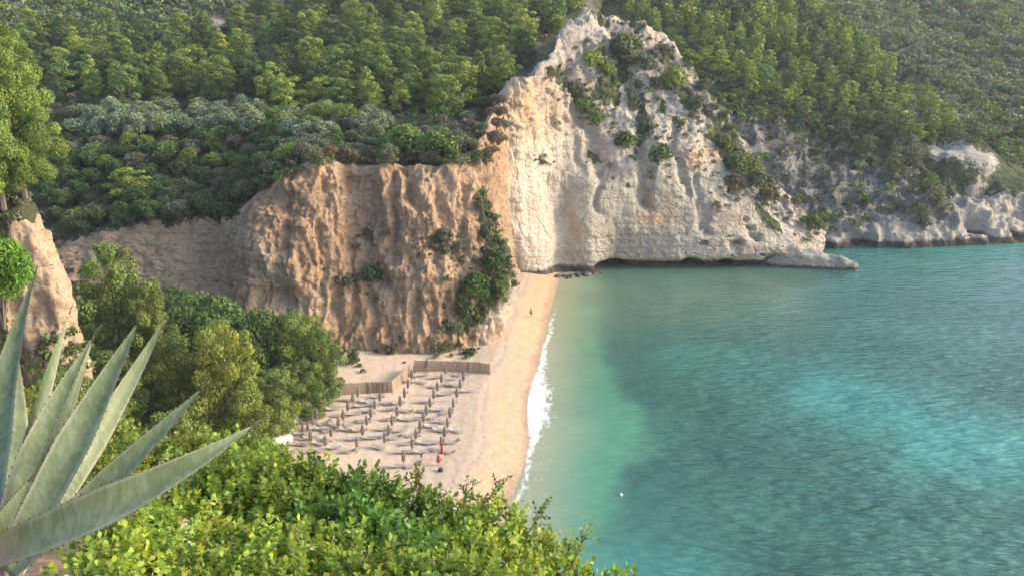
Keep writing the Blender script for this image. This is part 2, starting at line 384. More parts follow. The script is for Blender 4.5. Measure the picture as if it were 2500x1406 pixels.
d += left*cm*(.35*(ridged(P, (.28, .28, .02), 3, 1.7)-.4))
def carve(poly, w, depth, m=None):
    global d
    if m is None: d = d - cm*depth*.62*np.exp(-(pldist(PXw, PYw, poly)/(w*1.1))**2)
    else: d = d - m*depth*np.exp(-(pldist(PX, PY, poly)/w)**2)
PXw = PX+26*fbm(P, (.14, .14, .14), 5, 21.); PYw = PY+26*fbm(P, (.14, .14, .14), 5, 41.)
carve([(1385, 190), (1420, 260), (1445, 340), (1470, 420)], 20, 3.2)
carve([(1500, 130), (1530, 230), (1570, 330), (1575, 380), (1572, 500)], 17, 3.6)
carve([(1640, 190), (1560, 300)], 15, 2.0)
carve([(1470, 430), (1465, 520)], 8, 1.8)
carve([(1720, 440), (1722, 560)], 9, 1.8)
carve([(1640, 300), (1670, 400), (1690, 470)], 10, 2.2)
carve([(1395, 340), (1410, 400)], 9, 1.4)
carve([(1370, 470), (1375, 680)], 26, 2.6)
m1 = sstep(.1, .5, v)*(1-sstep(1.8, 2.2, v))
carve([(1470, 657), (1600, 655), (1700, 655), (1900, 653), (2000, 648)], 13, 3.6, m1)      # wave-cut notch
for (cx, cy, w, dd) in ((1690, 650, 12, 8), (1775, 651, 11, 8), (1893, 645, 15, 7), (1500, 654, 14, 4), (1790, 600, 9, 3), (1845, 575, 9, 3), (1840, 548, 8, 2.5), (1400, 672, 12, 1.5), (1735, 575, 5, 1.5), (1830, 520, 6, 2), (1770, 570, 5, 1.5), (1795, 458, 9, 3), (1770, 470, 8, 2.5), (1670, 438, 6, 2), (1323, 397, 7, 2)):
    carve([(cx-w*.4, cy), (cx+w*.4, cy+1)], w, dd, m1 if cy > 640 else None)
# small solution holes on the right side
hn = fbm(P, (.35, .35, .45), 2, 11.); d -= cm*1.2*sstep(.5, .68, hn)*sstep(1650, 1720, PX)*(PY > 480)
P = P + nr*d[..., None]
P[..., 2] += 1.2*fbm(P, (.2, .2, .2), 3)*np.exp(-((v-6)/.5)**2)
veg = sstep(6.1, 7.0, v)*.8
for poly, w, a in (([(1385, 190), (1430, 260), (1460, 290)], 22, .62), ([(1500, 110), (1540, 140), (1510, 180)], 28, .62), ([(1560, 200), (1570, 300), (1580, 330)], 26, .5),
                   ([(1620, 150), (1660, 220), (1700, 280)], 34, .56), ([(1745, 330), (1800, 390), (1860, 420), (1880, 470)], 34, .62), ([(1370, 170), (1385, 210)], 20, .55),
                   ([(1650, 100), (1720, 230), (1770, 290)], 18, .55), ([(1960, 540), (2000, 550)], 22, .6), ([(1440, 140), (1470, 160)], 18, .6)):
    veg = np.maximum(veg, a*np.exp(-(pldist(PX, PY, poly)/w)**2))
veg = np.maximum(veg, .62*sstep(.12, .5, fbm(P, (.13, .13, .09), 4, 31.))*sstep(2.0, 3.4, v)*sstep(1370, 1430, PX)); veg = np.maximum(veg, .5*sstep(0, .4, fbm(P, (.2, .2, .2), 3, 37.))*sstep(4.6, 6, v)*sstep(1480, 1560, PX))
ochre = .95*np.exp(-(pldist(PX, PY, [(1265, 240), (1300, 300), (1290, 430)])/44)**2)*(.7+.9*fbm(P, (.5, .5, .05), 3)) + .13*sstep(.1, .6, fbm(P, (.1, .1, .05), 3, 12.)) + .5*np.exp(-(pldist(PX, PY, [(1705, 390), (1740, 380)])/24)**2) + .5*np.exp(-(pldist(PX, PY, [(1580, 530), (1620, 530)])/20)**2) + .3*np.exp(-(pldist(PX, PY, [(1290, 640), (1300, 520)])/50)**2)  # ochre stains; on the left face they also paint in warm sunlight
pale = .72*np.exp(-((PX-1285)/75)**2)*sstep(240, 420, PY) + .35*sstep(-.1, .4, fbm(P, (.07, .07, .1), 3, 3.))*(1-sstep(3.2, 4.6, v))  # first term paints the sunlit left face brighter, the second is paler rock
at = dict(veg=np.clip(veg, 0, 1), ochre=np.clip(ochre, 0, .7), pale=np.clip(pale, 0, 1))
o, V2, F2 = emit('pale_cliff', P, M['white'], at, smooth=False)

# ---- second hill behind the pale headland, with its low grey shore rock
def hillC(px, yc, Yc, Yb):
    pts = [W(px, -4, Yb-1.5), W(px, .5, Yb), U(px, 565, Yb+2.5)]
    y0 = 565
    for k in (1, 2, 3, 4):
        t = k/4; pts.append(U(px, y0+(yc-y0)*t, Yb+2.5+(Yc-Yb-2.5)*t**1.15))
    pts.append(W(px, pts[-1][2]-4, Yc+25)); pts.append(W(px, pts[-1][2]-14, Yc+60)); return pts
S3 = [hillC(1300, -90, 340, 207), hillC(1500, -90, 340, 207), hillC(1700, -90, 345, 207), hillC(1900, -60, 342, 207), hillC(1970, -10, 335, 207), hillC(2060, 80, 312, 207),
      hillC(2130, 150, 292, 208), hillC(2200, 215, 276, 208), hillC(2300, 285, 262, 209), hillC(2370, 330, 250, 210), hillC(2440, 385, 240, 212), hillC(2540, 440, 234, 213), hillC(2700, 500, 230, 216), hillC(2900, 540, 228, 222)]
P, pu, pv = loft(S3, [16,24,24,16,18,16,16,22,18,18,20,16,10], [3,10,26,26,26,26,8,6], 3)
PX, PY, _ = proj(P); nr = gnormals(P); nu_, nv_ = P.shape[:2]
if nr[nu_//2, 60, 1] > 0: nr = -nr
v = pv[None, :]*np.ones((nu_, 1))
low = 1-sstep(2.8, 4.2, v); cm = sstep(.3, 1.3, v)*low
d = 2.4*fbm(P, (.045, .045, .045), 4) + sstep(.3, 1.3, v)*(1-sstep(3.6, 5., v))*(2.4*(ridged(P, (.11, .11, .06), 4)-.4)+1.0*fbm(P, (.4, .4, .3), 4)+.5*blocks(P, (.4, .4, .3), 4.))
rk = np.maximum(np.exp(-(pldist(PX, PY, [(2295, 375), (2340, 385), (2405, 405)])/44)**2), np.exp(-(pldist(PX, PY, [(2390, 480), (2420, 540), (2500, 540)])/56)**2))
shelf = np.maximum(0, 1-np.abs(PY-437)/14.)*((PX > 2340) & (PX < 2440))
def carve(poly, w, depth, m=None):
    global d
    d = d - depth*np.exp(-(pldist(PX, PY, poly)/w)**2)
carve([(2350, 470), (2420, 462)], 16, 4.5); carve([(2370, 545), (2400, 560)], 14, 4); carve([(2470, 565), (2480, 575)], 12, 4); carve([(2090, 588), (2110, 590)], 10, 3)
carve([(2290, 350), (2310, 370)], 5, 1.5)
d += 2.5*np.exp(-(pldist(PX, PY, [(2310, 410), (2400, 415)])/24)**2)
P = P + nr*d[..., None]
gz = sstep(-80, 60, PY-np.interp(PX, [1600, 1800, 2000, 2200, 2300, 2500], [170, 270, 330, 420, 500, 500])); veg = .85-.48*gz - .6*np.clip(rk, 0, 1) - .45*(1-sstep(1.7, 2.2, v))
pale = .6*np.clip(rk*1.3, 0, 1)+.45*(1-sstep(1.6, 2.6, v))+.25*sstep(.2, .6, fbm(P, (.12, .12, .05), 3, 5.))*gz
veg = np.where(inpoly(PX, PY, [(1690, 200), (1780, 270), (1790, 320), (1700, 250)]), .3, veg)
at = dict(veg=np.clip(veg, 0, 1), ochre=np.zeros_like(v), pale=np.clip(pale, 0, 1))
o, V3, F3 = emit('far_hill', P, M['grey'], at, smooth=False)

# ---- third hill, farthest
def hillD(px):
    return [W(px, -4, 222), W(px, 1, 226), U(px, 540, 246), U(px, 420, 275), U(px, 300, 310), U(px, 180, 355), U(px, 60, 415), U(px, -60, 490), U(px, -140, 580)]
S4 = [hillD(p) for p in (1750, 1950, 2150, 2350, 2550, 2750, 3000)]
P, pu, pv = loft(S4, 22, [2,8,14,16,18,18,18,14], 2)
nr = gnormals(P)
if nr[50, 50, 2] < 0: nr = -nr
P = P + nr*(4*fbm(P, (.03, .03, .03), 4, 7.))[..., None]
v = pv[None, :]*np.ones((P.shape[0], 1))
at = dict(veg=.85+0*v, ochre=0*v, pale=0*v)
o, V4, F4 = emit('distant_hill', P, M['grey'], at)

# ---- rocky spur at left
crest = [(-420, 330), (-200, 385), (-60, 415), (0, 437), (55, 462), (92, 510), (125, 565), (150, 620), (172, 690), (190, 760), (203, 830), (214, 900), (235, 1000), (270, 1150)]
S6 = []
for i, (cx, cy) in enumerate(crest):
    Yc = 97 - .35*i
    S6.append([U(cx-1000, cy+170, 74), U(cx-420, cy+90, 84), U(cx-170, cy+40, 90), U(cx-50, cy+10, Yc-3), U(cx, cy, Yc), U(cx-30, cy, Yc+4), U(cx-160, cy+20, Yc+14), U(cx-700, cy+30, Yc+35)])
P, pu, pv = loft(S6, 16, [6,24,26,16,10,10,8], 3)
PX, PY, _ = proj(P); nr = gnormals(P)
if nr[80, 60, 1] > 0: nr = -nr
v = pv[None, :]*np.ones((P.shape[0], 1))
P = P + nr*(1.0*fbm(P, (.15, .15, .1), 4)+.9*(ridged(P, (.3, .3, .06), 3)-.4)+.3*fbm(P, (1., 1., .6), 3))[..., None]
veg = .25 + .55*(PY < 540)*(PX < 95) + .35*(PX < 20) + .4*sstep(4.2, 5.5, v)
at = dict(veg=np.clip(veg, 0, 1), ochre=.1+0*v, pale=.25+0*v)
o, V6, F6 = emit('rock_spur', P, M['orange'], at, smooth=False)

# ---- beach and valley floor
shore_px = [(1366,676),(1352,730),(1338,780),(1328,830),(1318,880),(1300,930),(1287,980),(1288,1030),(1292,1080),(1282,1130),(1262,1180),(1245,1230),(1225,1300),(1205,1400),(1180,1560)]
sp = np.array([G(a, b) for a, b in shore_px])[::-1]
sp = np.vstack([[-30, 30, 0], sp, [sp[-1, 0]+1, 215, 0]])
def shore(y): return np.interp(y, sp[:, 1], sp[:, 0])
def smooth_shore(y): return (shore(y-2)+shore(y)+shore(y+2))/3
def beach_z(x, y):
    dd = smooth_shore(y)-x
    z = np.where(dd < 0, dd*.12, np.where(dd < 7, .16*dd, 1.12+.03*(dd-7)))
    left_edge = np.interp(y, [60, 85, 110, 135, 150, 190], [-30, -33, -31, -28, -22, -6])
    z = z + np.where(x < left_edge, 5*(1-np.exp(-(left_edge-x)*.06)), 0)
    return z
xs = np.concatenate([np.linspace(-130, -45, 60)[:-1], np.linspace(-45, 14, 240)]); ys = np.linspace(40, 200, 420)
X, Y = np.meshgrid(xs, ys, indexing='ij'); Z = beach_z(X, Y)
P = np.stack([X, Y, Z], -1); dd = smooth_shore(Y)-X
Z = Z + .05*fbm(P, (.6, .6, 0), 3)*(dd > 1) + .7*fbm(P, (.1, .1, 0), 3, 2)*sstep(-36, -50, X)
P[..., 2] = Z
wall = np.interp(Y, [60, 85, 110, 135, 150, 190], [-30, -33, -31, -28, -22, -6])
at = dict(shored=dd, soil=sstep(0, 6, wall-X))
def sand_mat():
    m, nt, b = newmat('sand and shingle'); b.inputs['Roughness'].default_value = .95; b.inputs['Specular IOR Level'].default_value = .2
    dsh = attr(nt, 'shored'); nz = noise_node(nt, .25, (1, .35, 1), 5, .6); f = noise_node(nt, 5, (1, 1, 1), 6, .75); g = noise_node(nt, .9, (1, 1, 1), 5, .7, (2, 2, 2))
    a = N(nt, 'ShaderNodeMath', operation='MULTIPLY_ADD'); L(nt, nz, a.inputs[0]); a.inputs[1].default_value = 5.; L(nt, dsh, a.inputs[2])
    mr = N(nt, 'ShaderNodeMapRange'); L(nt, a.outputs[0], mr.inputs[0]); mr.inputs[1].default_value = 0; mr.inputs[2].default_value = 26
    c = ramp(nt, mr.outputs[0], [(.0, (.23, .15, .09)), (.10, (.36, .235, .14)), (.15, (.56, .36, .21)), (.24, (.60, .37, .20)), (.32, (.47, .35, .25)), (.5, (.46, .355, .26)), (.62, (.58, .43, .29)), (1., (.62, .46, .31))])
    c = mix(nt, ramp(nt, f, [(.35, .45), (.55, 0.)]), c, (.33, .25, .17))
    c = mix(nt, ramp(nt, g, [(.45, 0.), (.65, .3)]), c, (.64, .50, .37))
    wl = N(nt, 'ShaderNodeMapRange'); L(nt, a.outputs[0], wl.inputs[0]); wl.inputs[1].default_value = 8.3; wl.inputs[2].default_value = 9.2
    wr = ramp(nt, wl.outputs[0], [(0., 0.), (.5, 1.), (1., 0.)]); k_ = ramp(nt, f, [(.45, 0.), (.6, .8)])
    c = mix(nt, mix(nt, 1., wr, k_, 'MULTIPLY'), c, (.22, .16, .11))
    ft = noise_node(nt, 2.4, (1, 1, 1), 3, .5, (8, 1, 1)); c = mix(nt, ramp(nt, ft, [(.58, 0.), (.66, .35)]), c, (.33, .25, .18))
    sc = ramp(nt, g, [(.35, (.06, .065, .03)), (.6, (.16, .13, .08))])
    c = mix(nt, attr(nt, 'soil'), c, sc)
    L(nt, c, b.inputs['Base Color']); n1 = bump(nt, None, f, .05, .8); bump(nt, b, g, .25, .7, n1); return m
o = mesh_np('beach', P.reshape(-1, 3), gfaces(*P.shape[:2]), sand_mat(), smooth=True, attrs={k: a.reshape(-1) for k, a in at.items()}); tag(o, kind='structure')
VB, FB = P.reshape(-1, 3), gfaces(*P.shape[:2]); LAND.append((VB, FB))

# ---- the near headland the viewer stands on
def near_z(x, y):
    yend = 6.5 + np.clip(-x-1, 0, 12)*.9
    top = 56.0 - .5*np.clip(y, -20, None)*np.where(y > 0, 1, .2)
    top = np.where(y > yend, 56.0-.5*yend, top)
    drop = np.clip(y-yend, 0, None)
    z = top - np.where(drop < 38, drop*1.05, 39.9+(drop-38)*.6)
    xr = np.where(x > .2, (x-.2)*2.2, 0)
    z = z - xr
    return z
xs = np.concatenate([np.linspace(-120, -10, 70)[:-1], np.linspace(-10, 12, 110), np.linspace(12, 45, 20)[1:]])
ys = np.concatenate([np.linspace(-60, -4, 20)[:-1], np.linspace(-4, 20, 120), np.linspace(20, 95, 80)[1:]])
X, Y = np.meshgrid(xs, ys, indexing='ij'); Z = np.maximum(near_z(X, Y), -8)
P = np.stack([X, Y, Z], -1); far = sstep(8, 30, np.abs(Y))
P[..., 2] += .12*fbm(P, (.8, .8, 0), 4)+far*1.5*fbm(P, (.1, .1, 0), 3)
o = mesh_np('near_headland', P.reshape(-1, 3), gfaces(*P.shape[:2]), None, smooth=True); tag(o, kind='structure')
m, nt, b = newmat('reddish soil'); n = noise_node(nt, 2.2, (1, 1, 1), 8, .7); b.inputs['Roughness'].default_value = 1
L(nt, ramp(nt, n, [(.3, (.10, .06, .035)), (.5, (.22, .13, .08)), (.7, (.36, .25, .16))]), b.inputs['Base Color']); bump(nt, b, n, .15)
o.data.materials.append(m)
VN, FN = P.reshape(-1, 3), gfaces(*P.shape[:2]); LAND.append((VN, FN))

# ---- sea
def sea_mat():
    m, nt, b = newmat('sea water')
    c = attr(nt, 'seacol', 'Color')
    rf = noise_node(nt, .07, (.6, 1, 1), 5, .6, (3, 3, 3))
    c = mix(nt, 1., c, ramp(nt, rf, [(.35, .93), (.65, 1.07)]), 'MULTIPLY')
    foam = attr(nt, 'foam'); fn = noise_node(nt, 1.0, (1.3, .7, 1), 8, .7, (1, 8, 1), .6)
    fm = N(nt, 'ShaderNodeMath', operation='MULTIPLY_ADD'); L(nt, fn, fm.inputs[0]); fm.inputs[1].default_value = 2.6; fm.inputs[2].default_value = -1.3
    a = N(nt, 'ShaderNodeMath', operation='ADD'); L(nt, foam, a.inputs[0]); L(nt, fm.outputs[0], a.inputs[1])
    mr = N(nt, 'ShaderNodeMapRange'); L(nt, a.outputs[0], mr.inputs[0]); mr.inputs[1].default_value = .52; mr.inputs[2].default_value = 1.02
    c = mix(nt, mr.outputs[0], c, (.78, .76, .72)); L(nt, c, b.inputs['Base Color'])
    rr = N(nt, 'ShaderNodeMapRange'); L(nt, mr.outputs[0], rr.inputs[0]); rr.inputs[3].default_value = .1; rr.inputs[4].default_value = .8; L(nt, rr.outputs[0], b.inputs['Roughness'])
    b.inputs['IOR'].default_value = 1.33
    am = attr(nt, 'wave')
    w1 = noise_node(nt, .8, (.38, 1.25, 1), 1.5, .5, (0, 0, 0), 0.); w2 = noise_node(nt, 2.2, (.33, 1.35, 1), 2, .5, (5, 2, 0), 0.); w3 = noise_node(nt, .12, (.7, 1.2, 1), 2, .5, (5, 9, 0))
    def mul(x, k=None):
        q = N(nt, 'ShaderNodeMath', operation='MULTIPLY'); L(nt, x, q.inputs[0]); L(nt, am, q.inputs[1]); return q.outputs[0]
    n1 = bump(nt, None, mul(w1), .8, 1.); n1 = bump(nt, None, mul(w2), .2, 1., n1); bump(nt, b, mul(w3), 1.0, 1., n1)
    return m
xs = np.concatenate([np.linspace(-30, 14, 200), np.linspace(14, 150, 190)[1:]]); ys = np.linspace(50, 235, 440)
X, Y = np.meshgrid(xs, ys, indexing='ij'); P = np.stack([X, Y, 0*X], -1)
PX, PY, _ = proj(P); s = X-smooth_shore(Y)
nzs = fbm(P, (.05, .05, 0), 4, 3.); nzm = fbm(P, (.15, .12, 0), 4, 6.)
deep = np.array([.034, .108, .082]); mid_ = np.array([.045, .135, .102]); turq = np.array([.062, .245, .195]); green = np.array([.085, .255, .145]); sandy = np.array([.30, .30, .19]); olive = np.array([.10, .165, .11])
def lerp(a, b, t): return a*(1-t[..., None])+b*t[..., None]
col = np.ones(P.shape)*deep
# green shallow shelf bounded by a line
bx = np.interp(PY, [600, 690, 760, 850, 950, 1000, 1060, 1110, 1160, 1220, 1300, 1400, 1500], [1440, 1440, 1440, 1450, 1510, 1560, 1600, 1590, 1520, 1490, 1500, 1520, 1540])
inn = sstep(46, -40, PX-bx+nzm*34)*sstep(1500, 1200, PY)
col = lerp(col, mid_, sstep(-.7, .8, nzs))
tq = np.maximum(.9*np.exp(-(pldist(PX, PY, [(1990, 960), (2250, 1030), (2520, 1100)])/74)**2), .8*np.exp(-(pldist(PX, PY, [(2230, 1100), (2500, 1130)])/70)**2))
tq = np.maximum(tq, 0.4*np.exp(-(pldist(PX, PY, [(1550, 1380), (1700, 1400)])/90)**2)); tq = np.maximum(tq, .45*sstep(720, 600, PY)*sstep(1950, 2150, PX)); tq = np.maximum(tq, .3*np.exp(-(pldist(PX, PY, [(1650, 860), (1900, 900)])/50)**2))
tq = np.maximum(tq, .5*sstep(1250, 1400, PY)*sstep(1900, 1500, PX))
col = lerp(col, turq, np.clip(tq*(1+.35*nzm), 0, 1))
ol = np.exp(-((PY-720)/90)**2)*sstep(2050, 1900, PX)*.75
col = lerp(col, olive, np.clip(ol*(1+.6*nzm), 0, 1))
col = lerp(col, green, inn*.9)
col = lerp(col, sandy, sstep(11+3*nzs, .5, s)*.9)
hz = .95*np.exp(-((s-.6-.7*nzm-.6*nzs)/(.6+1.5*np.exp(-((PY-985)/75)**2)))**2)*(.62+.5*np.exp(-((PY-990)/110)**2)+.25*np.exp(-((PY-840)/50)**2))*sstep(700, 790, PY)
hz += .30*np.exp(-((s-2.6-1.2*nzm)/2.2)**2)*sstep(860, 960, PY)
hz = np.maximum(hz, .45*np.exp(-(pldist(PX, PY, [(2085, 661), (2112, 662)])/4)**2))
wave = sstep(0, 40, s)*.9+.15; wk = sstep(1960, 2160, PX); wave = wave*(.45+.6*sstep(700, 1000, PY))*((1-wk)*(sstep(660, 780, PY)*.8+.2)+wk)
o = mesh_np('sea', P.reshape(-1, 3), gfaces(*P.shape[:2]), sea_mat(), smooth=True, attrs=dict(seacol=col.reshape(-1, 3), foam=hz.reshape(-1), wave=wave.reshape(-1))); tag(o, kind='structure')
# open sea out to the horizon: a ring of sheets around the bay
V = []; Fc = []
for (x0, x1, y0, y1) in ((150, 4000, -500, 235), (-600, 4000, 235, 4500), (-600, 4000, -500, 50), (-3000, -600, -500, 4500)):
    q = len(V); V += [(x0, y0, 0), (x1, y0, 0), (x1, y1, 0), (x0, y1, 0)]; Fc.append((q, q+1, q+2, q+3))
o = mesh_np('open_sea', V, Fc, M.get('sea2') or plain('open sea', (.03, .15, .17), .15, .2, .02, 0, .0)); tag(o, kind='structure')

# sight-line BVH
def bvh(parts):
    V = []; Fc = []; n = 0
    for v_, f_ in parts: V.append(v_); Fc.append(f_+n); n += len(v_)
    V = np.concatenate(V); Fc = np.concatenate(Fc)
    return BVHTree.FromPolygons([tuple(p) for p in V.tolist()], Fc.tolist())
BV = bvh(LAND)
EYE = Vector((0, 0, H))
def hit(px, py, tree=None):
    d_ = Vector(ray(px, py)).normalized(); r = (tree or BV).ray_cast(EYE, d_)
    return r[0]
def visible(p, slack=2.5):
    d_ = Vector(p)-EYE; L_ = d_.length; r = BV.ray_cast(EYE+Vector((0,0,0)), d_.normalized())
    return r[0] is None or r[3] > L_-slack

# ------------------------------------------------------------ foliage kit
def diamonds(Cn, Nn, size, rng, jit=.6, asp=.6):
    """leaf-sized faces at Cn facing roughly Nn"""
    n = len(Cn); Nn = Nn + rng.normal(size=(n, 3))*jit; Nn /= np.linalg.norm(Nn, axis=1)[:, None]
    T = np.cross(Nn, rng.normal(size=(n, 3))); T /= np.linalg.norm(T, axis=1)[:, None]+1e-9; B = np.cross(Nn, T)
    s = (size*rng.uniform(.6, 1.35, n))[:, None]
    V = np.stack([Cn-T*s, Cn-B*s*asp, Cn+T*s, Cn+B*s*asp], 1)
    return V.reshape(-1, 3)
def crown(puffs, per, size, rng, jit=.6, flat=.75, tint=.18, hue=.12):
    Vs = []; Cs = []
    for (c, r) in puffs:
        n = max(8, int(per*r*r)); q = rng.normal(size=(n, 3)); q /= np.linalg.norm(q, axis=1)[:, None]
        q = q[(q[:, 2] > -.75)]; n = len(q)
        rad = r*rng.uniform(.62, 1.08, n)**.7
        P_ = np.array(c)+q*rad[:, None]*np.array([1, 1, flat])
        Vs.append(diamonds(P_, q, size, rng, jit))
        bb = rng.uniform(1-tint, 1+tint); h = rng.uniform(-hue, hue)
        col = np.array([1+h, 1, 1-h])*bb*(rng.uniform(.75, 1.25, (n, 1)))
        Cs.append(np.repeat(col, 4, 0))
    return np.concatenate(Vs), np.concatenate(Cs)
def crown_obj(name, V, Cc, mat, link=False):
    return mesh_np(name, V, np.arange(len(V)).reshape(-1, 4), mat, attrs=dict(leafcol=Cc), link=link)
def pine_puffs(rng, h, w, kind):
    """kind: cone (slender young pine) or dome (old round pine)"""
    out = []
    lo = .16 if kind == 'cone' else .1
    n = 17 if kind == 'cone' else 22 if kind == 'mid' else 70 if kind == 'close' else 38
    for k in range(n):
        t = (k+rng.uniform(0, 1))/n
        R = w/2*((1-t)**.65 if kind == 'cone' else math.sqrt(max(.04, 1-(1.15*(t-.35))**2*1.25 if t > .35 else .55+1.2*t)))
        a = k*2.4+rng.uniform(-.5, .5); rr = R*rng.uniform(.35, .78)
        pr = (w*.13 if kind == 'dome' else w*.10 if kind == 'close' else w*.17)*rng.uniform(.7, 1.3)*(1-.35*t)
        out.append(((rr*math.cos(a), rr*math.sin(a), h*(lo+(1-lo)*t)-pr*.5), pr))
    out.append(((0, 0, h*.93), w*.12)); out.append(((0, 0, h*.6), w*.24)); return out
def pine_parts(rng, h, w, kind, per, size):
    pf = pine_puffs(rng, h, w, kind)
    V, Cc = crown(pf, per, size, rng, .42, .85, .3)
    TV, TF = tube([(0, 0, -.8), (rng.uniform(-.2, .2), 0, h*.4), (rng.uniform(-.3, .3), rng.uniform(-.3, .3), h*.88)], [h*.026, h*.018, h*.006], 6)
    for c, r in pf[::2]:
        z0 = max(h*.15, c[2]-h*.12); tube([(0, 0, z0), (c[0]*.6, c[1]*.6, (z0+c[2])/2+h*.02), c], [h*.008, h*.005, h*.002], 4, TV, TF)
    return (V, Cc), (TV, TF)
def bush_parts(rng, r, h, per, size, n=16, flat=.8):
    out = []
    for k in range(n):
        a = k*2.4+rng.uniform(-.4, .4); t = math.sqrt((k+.5)/n); el = math.acos(min(1, t)) if rng.rand() < .8 else rng.uniform(0, 1)
        rr = r*.66*math.cos(el); zz = h*(.28+.5*math.sin(el)*rng.uniform(.75, 1.1))
        out.append(((rr*math.cos(a), rr*math.sin(a), zz), r*.34*rng.uniform(.7, 1.25)))
    out.append(((0, 0, h*.45), r*.5))
    V, Cc = crown(out, per, size, rng, .8, flat)
    TV, TF = [], []
    for c, q in out[::3]: tube([(0, 0, -.3), (c[0]*.5, c[1]*.5, c[2]*.6), c], [.09*r/2, .06*r/2, .02], 4, TV, TF)
    return (V, Cc), (TV, TF)
class Kind:
    def __init__(s, name, parts, h, w):
        s.name = name; s.h = h; s.w = w; (s.V, s.C), (TV, TF) = parts
        s.crown = crown_obj('crown', s.V, s.C, M['fol']); s.trunk = mesh_np('trunk', TV, TF, M['bark'], link=False)
R0 = np.random.RandomState
K = {}
K['pine_near'] = [Kind('pine_tree', pine_parts(R0(10+i), 10, 8.5, 'dome', 520, .12), 10, 8.5) for i in range(4)]
K['pine_close'] = [Kind('pine_tree', pine_parts(R0(15+i), 10, 8.5, 'close', 1500, .075), 10, 8.5) for i in range(2)]
K['pine_mid'] = [Kind('pine_tree', pine_parts(R0(20+i), 9, 6.6, 'cone' if i % 3 == 0 else 'mid', 150, .22), 9, 6.6) for i in range(6)]
K['pine_far'] = [Kind('pine_tree', pine_parts(R0(30+i), 7, 4.8, 'mid', 70, .28), 7, 4.8) for i in range(4)]
K['bush_mid'] = [Kind('shrub', bush_parts(R0(40+i), 3, 4.2, 130, .22), 4.2, 6) for i in range(5)]
K['bush_small'] = [Kind('shrub', bush_parts(R0(50+i), 1.5, 1.9, 240, .15, 9), 1.9, 3) for i in range(5)]
K['bush_near'] = [Kind('shrub', bush_parts(R0(60+i), 3, 4.2, 420, .12, 24), 4.2, 6) for i in range(3)]
K['broad'] = [Kind('broadleaf_tree', bush_parts(R0(70+i), 4.5, 8, 230, .17, 34, .8), 8, 9) for i in range(2)]
RN = random.Random(5)
def plant(kind, loc, h, w, col, label, cat, group=None, var=.12, name=None, parts=True):
    k = RN.choice(K[kind]); r = empty(name or k.name, loc, RN.uniform(0, 6.28)); tag(r, label, cat, group)
    r.scale = (w/k.w, w/k.w, h/k.h)
    v_ = RN.uniform(1-var, 1+var); g_ = RN.uniform(-var, var)*.6
    cc = (col[0]*v_*(1+g_), col[1]*v_, col[2]*v_*(1-g_), 1)
    for src in (k.crown, k.trunk):
        c = src.copy(); C.objects.link(c); c.parent = r; c.color = cc if src is k.crown else (1, 1, 1, 1)
    return r
def sample(poly, n, mind, rng, tree=None, maxn=None, taken=None):
    xs = [p[0] for p in poly]; ys = [p[1] for p in poly]; out = [] if taken is None else taken; new = []
    for _ in range(n):
        x = rng.uniform(min(xs), max(xs)); y = rng.uniform(min(ys), max(ys))
        if not inpoly(np.array([x]), np.array([y]), poly)[0]: continue
        p = hit(x, y, tree)
        if p is None: continue
        if all((p-q).length_squared > mind*mind for q in out[-700:]):
            out.append(p); new.append((x, y, p))
            if maxn and len(new) >= maxn: break
    return new
BH = bvh([(VH, FH)])

YG = (.25, .30, .06); MG = (.155, .22, .05); DG = (.078, .122, .036); OL = (.215, .25, .135); BR = (.165, .135, .080); GG = (.155, .165, .095)
rr = random.Random(11)
# olive-green shrubs in a band on the terrace
tk = []
for x, y, p in sample([(150, 300), (250, 285), (640, 285), (640, 335), (180, 345)], 900, 3.6, rr, BH, 48, tk):
    plant('bush_mid', p, rr.uniform(4, 5.4), rr.uniform(5.6, 7.4), OL, 'rounded silvery olive-green shrub in the long pale band in front of the dark pines', 'shrub', 'silvery shrubs on the terrace')
for x, y, p in sample([(640, 300), (930, 305), (950, 345), (650, 345)], 500, 3.8, rr, BH, 22, tk):
    plant('bush_mid', p, rr.uniform(3.6, 5), rr.uniform(5, 6.5), rr.choice([OL, GG, MG]), 'grey-green rounded shrub between the silvery band and the clay cliff edge', 'shrub', 'grey-green shrubs behind the clay cliff')
for i, (x, y, w, h, c, lb) in enumerate([(985, 385, 9.5, 6, MG, 'big green bush with a flat left side on the clay cliff edge'), (1060, 392, 10, 6.2, MG, 'largest mid-green bush overhanging the clay cliff edge'), (1105, 378, 7, 5, GG, 'dull green bush at the right end of the clay cliff edge'), (780, 318, 5, 6, MG, 'bright green upright shrub standing among silvery shrubs'), (845, 325, 6.5, 5.5, MG, 'dense mid-green shrub right of the bright upright one')]):
    p = hit(x, y, BH) or hit(x, y)
    if p: plant('bush_mid', p, h, w, c, lb, 'shrub'); tk.append(p)
for x, y, p in sample([(100, 345), (740, 345), (740, 400), (620, 490), (520, 540), (330, 545), (180, 590), (90, 480)], 2500, 3.0, rr, None, 125, tk):
    c = rr.choice([DG, DG, DG, MG, BR, GG]) if y < 420 else rr.choice([DG, DG, DG, GG])
    plant('bush_mid', p, rr.uniform(2.6, 4.0), rr.uniform(4, 6.2), c, 'low dark shrub in the thicket sloping down to the shaded clay wall', 'shrub', 'dark thicket left of the clay cliff')
for x, y, p in sample([(730, 350), (1150, 345), (1160, 400), (740, 402)], 900, 2.6, rr, None, 42, tk):
    plant('bush_mid', p, rr.uniform(2, 3.2), rr.uniform(3.2, 5), rr.choice([BR, GG, GG, DG]), 'low brownish grey bush lining the top of the clay cliff', 'shrub', 'bushes along the clay cliff top')
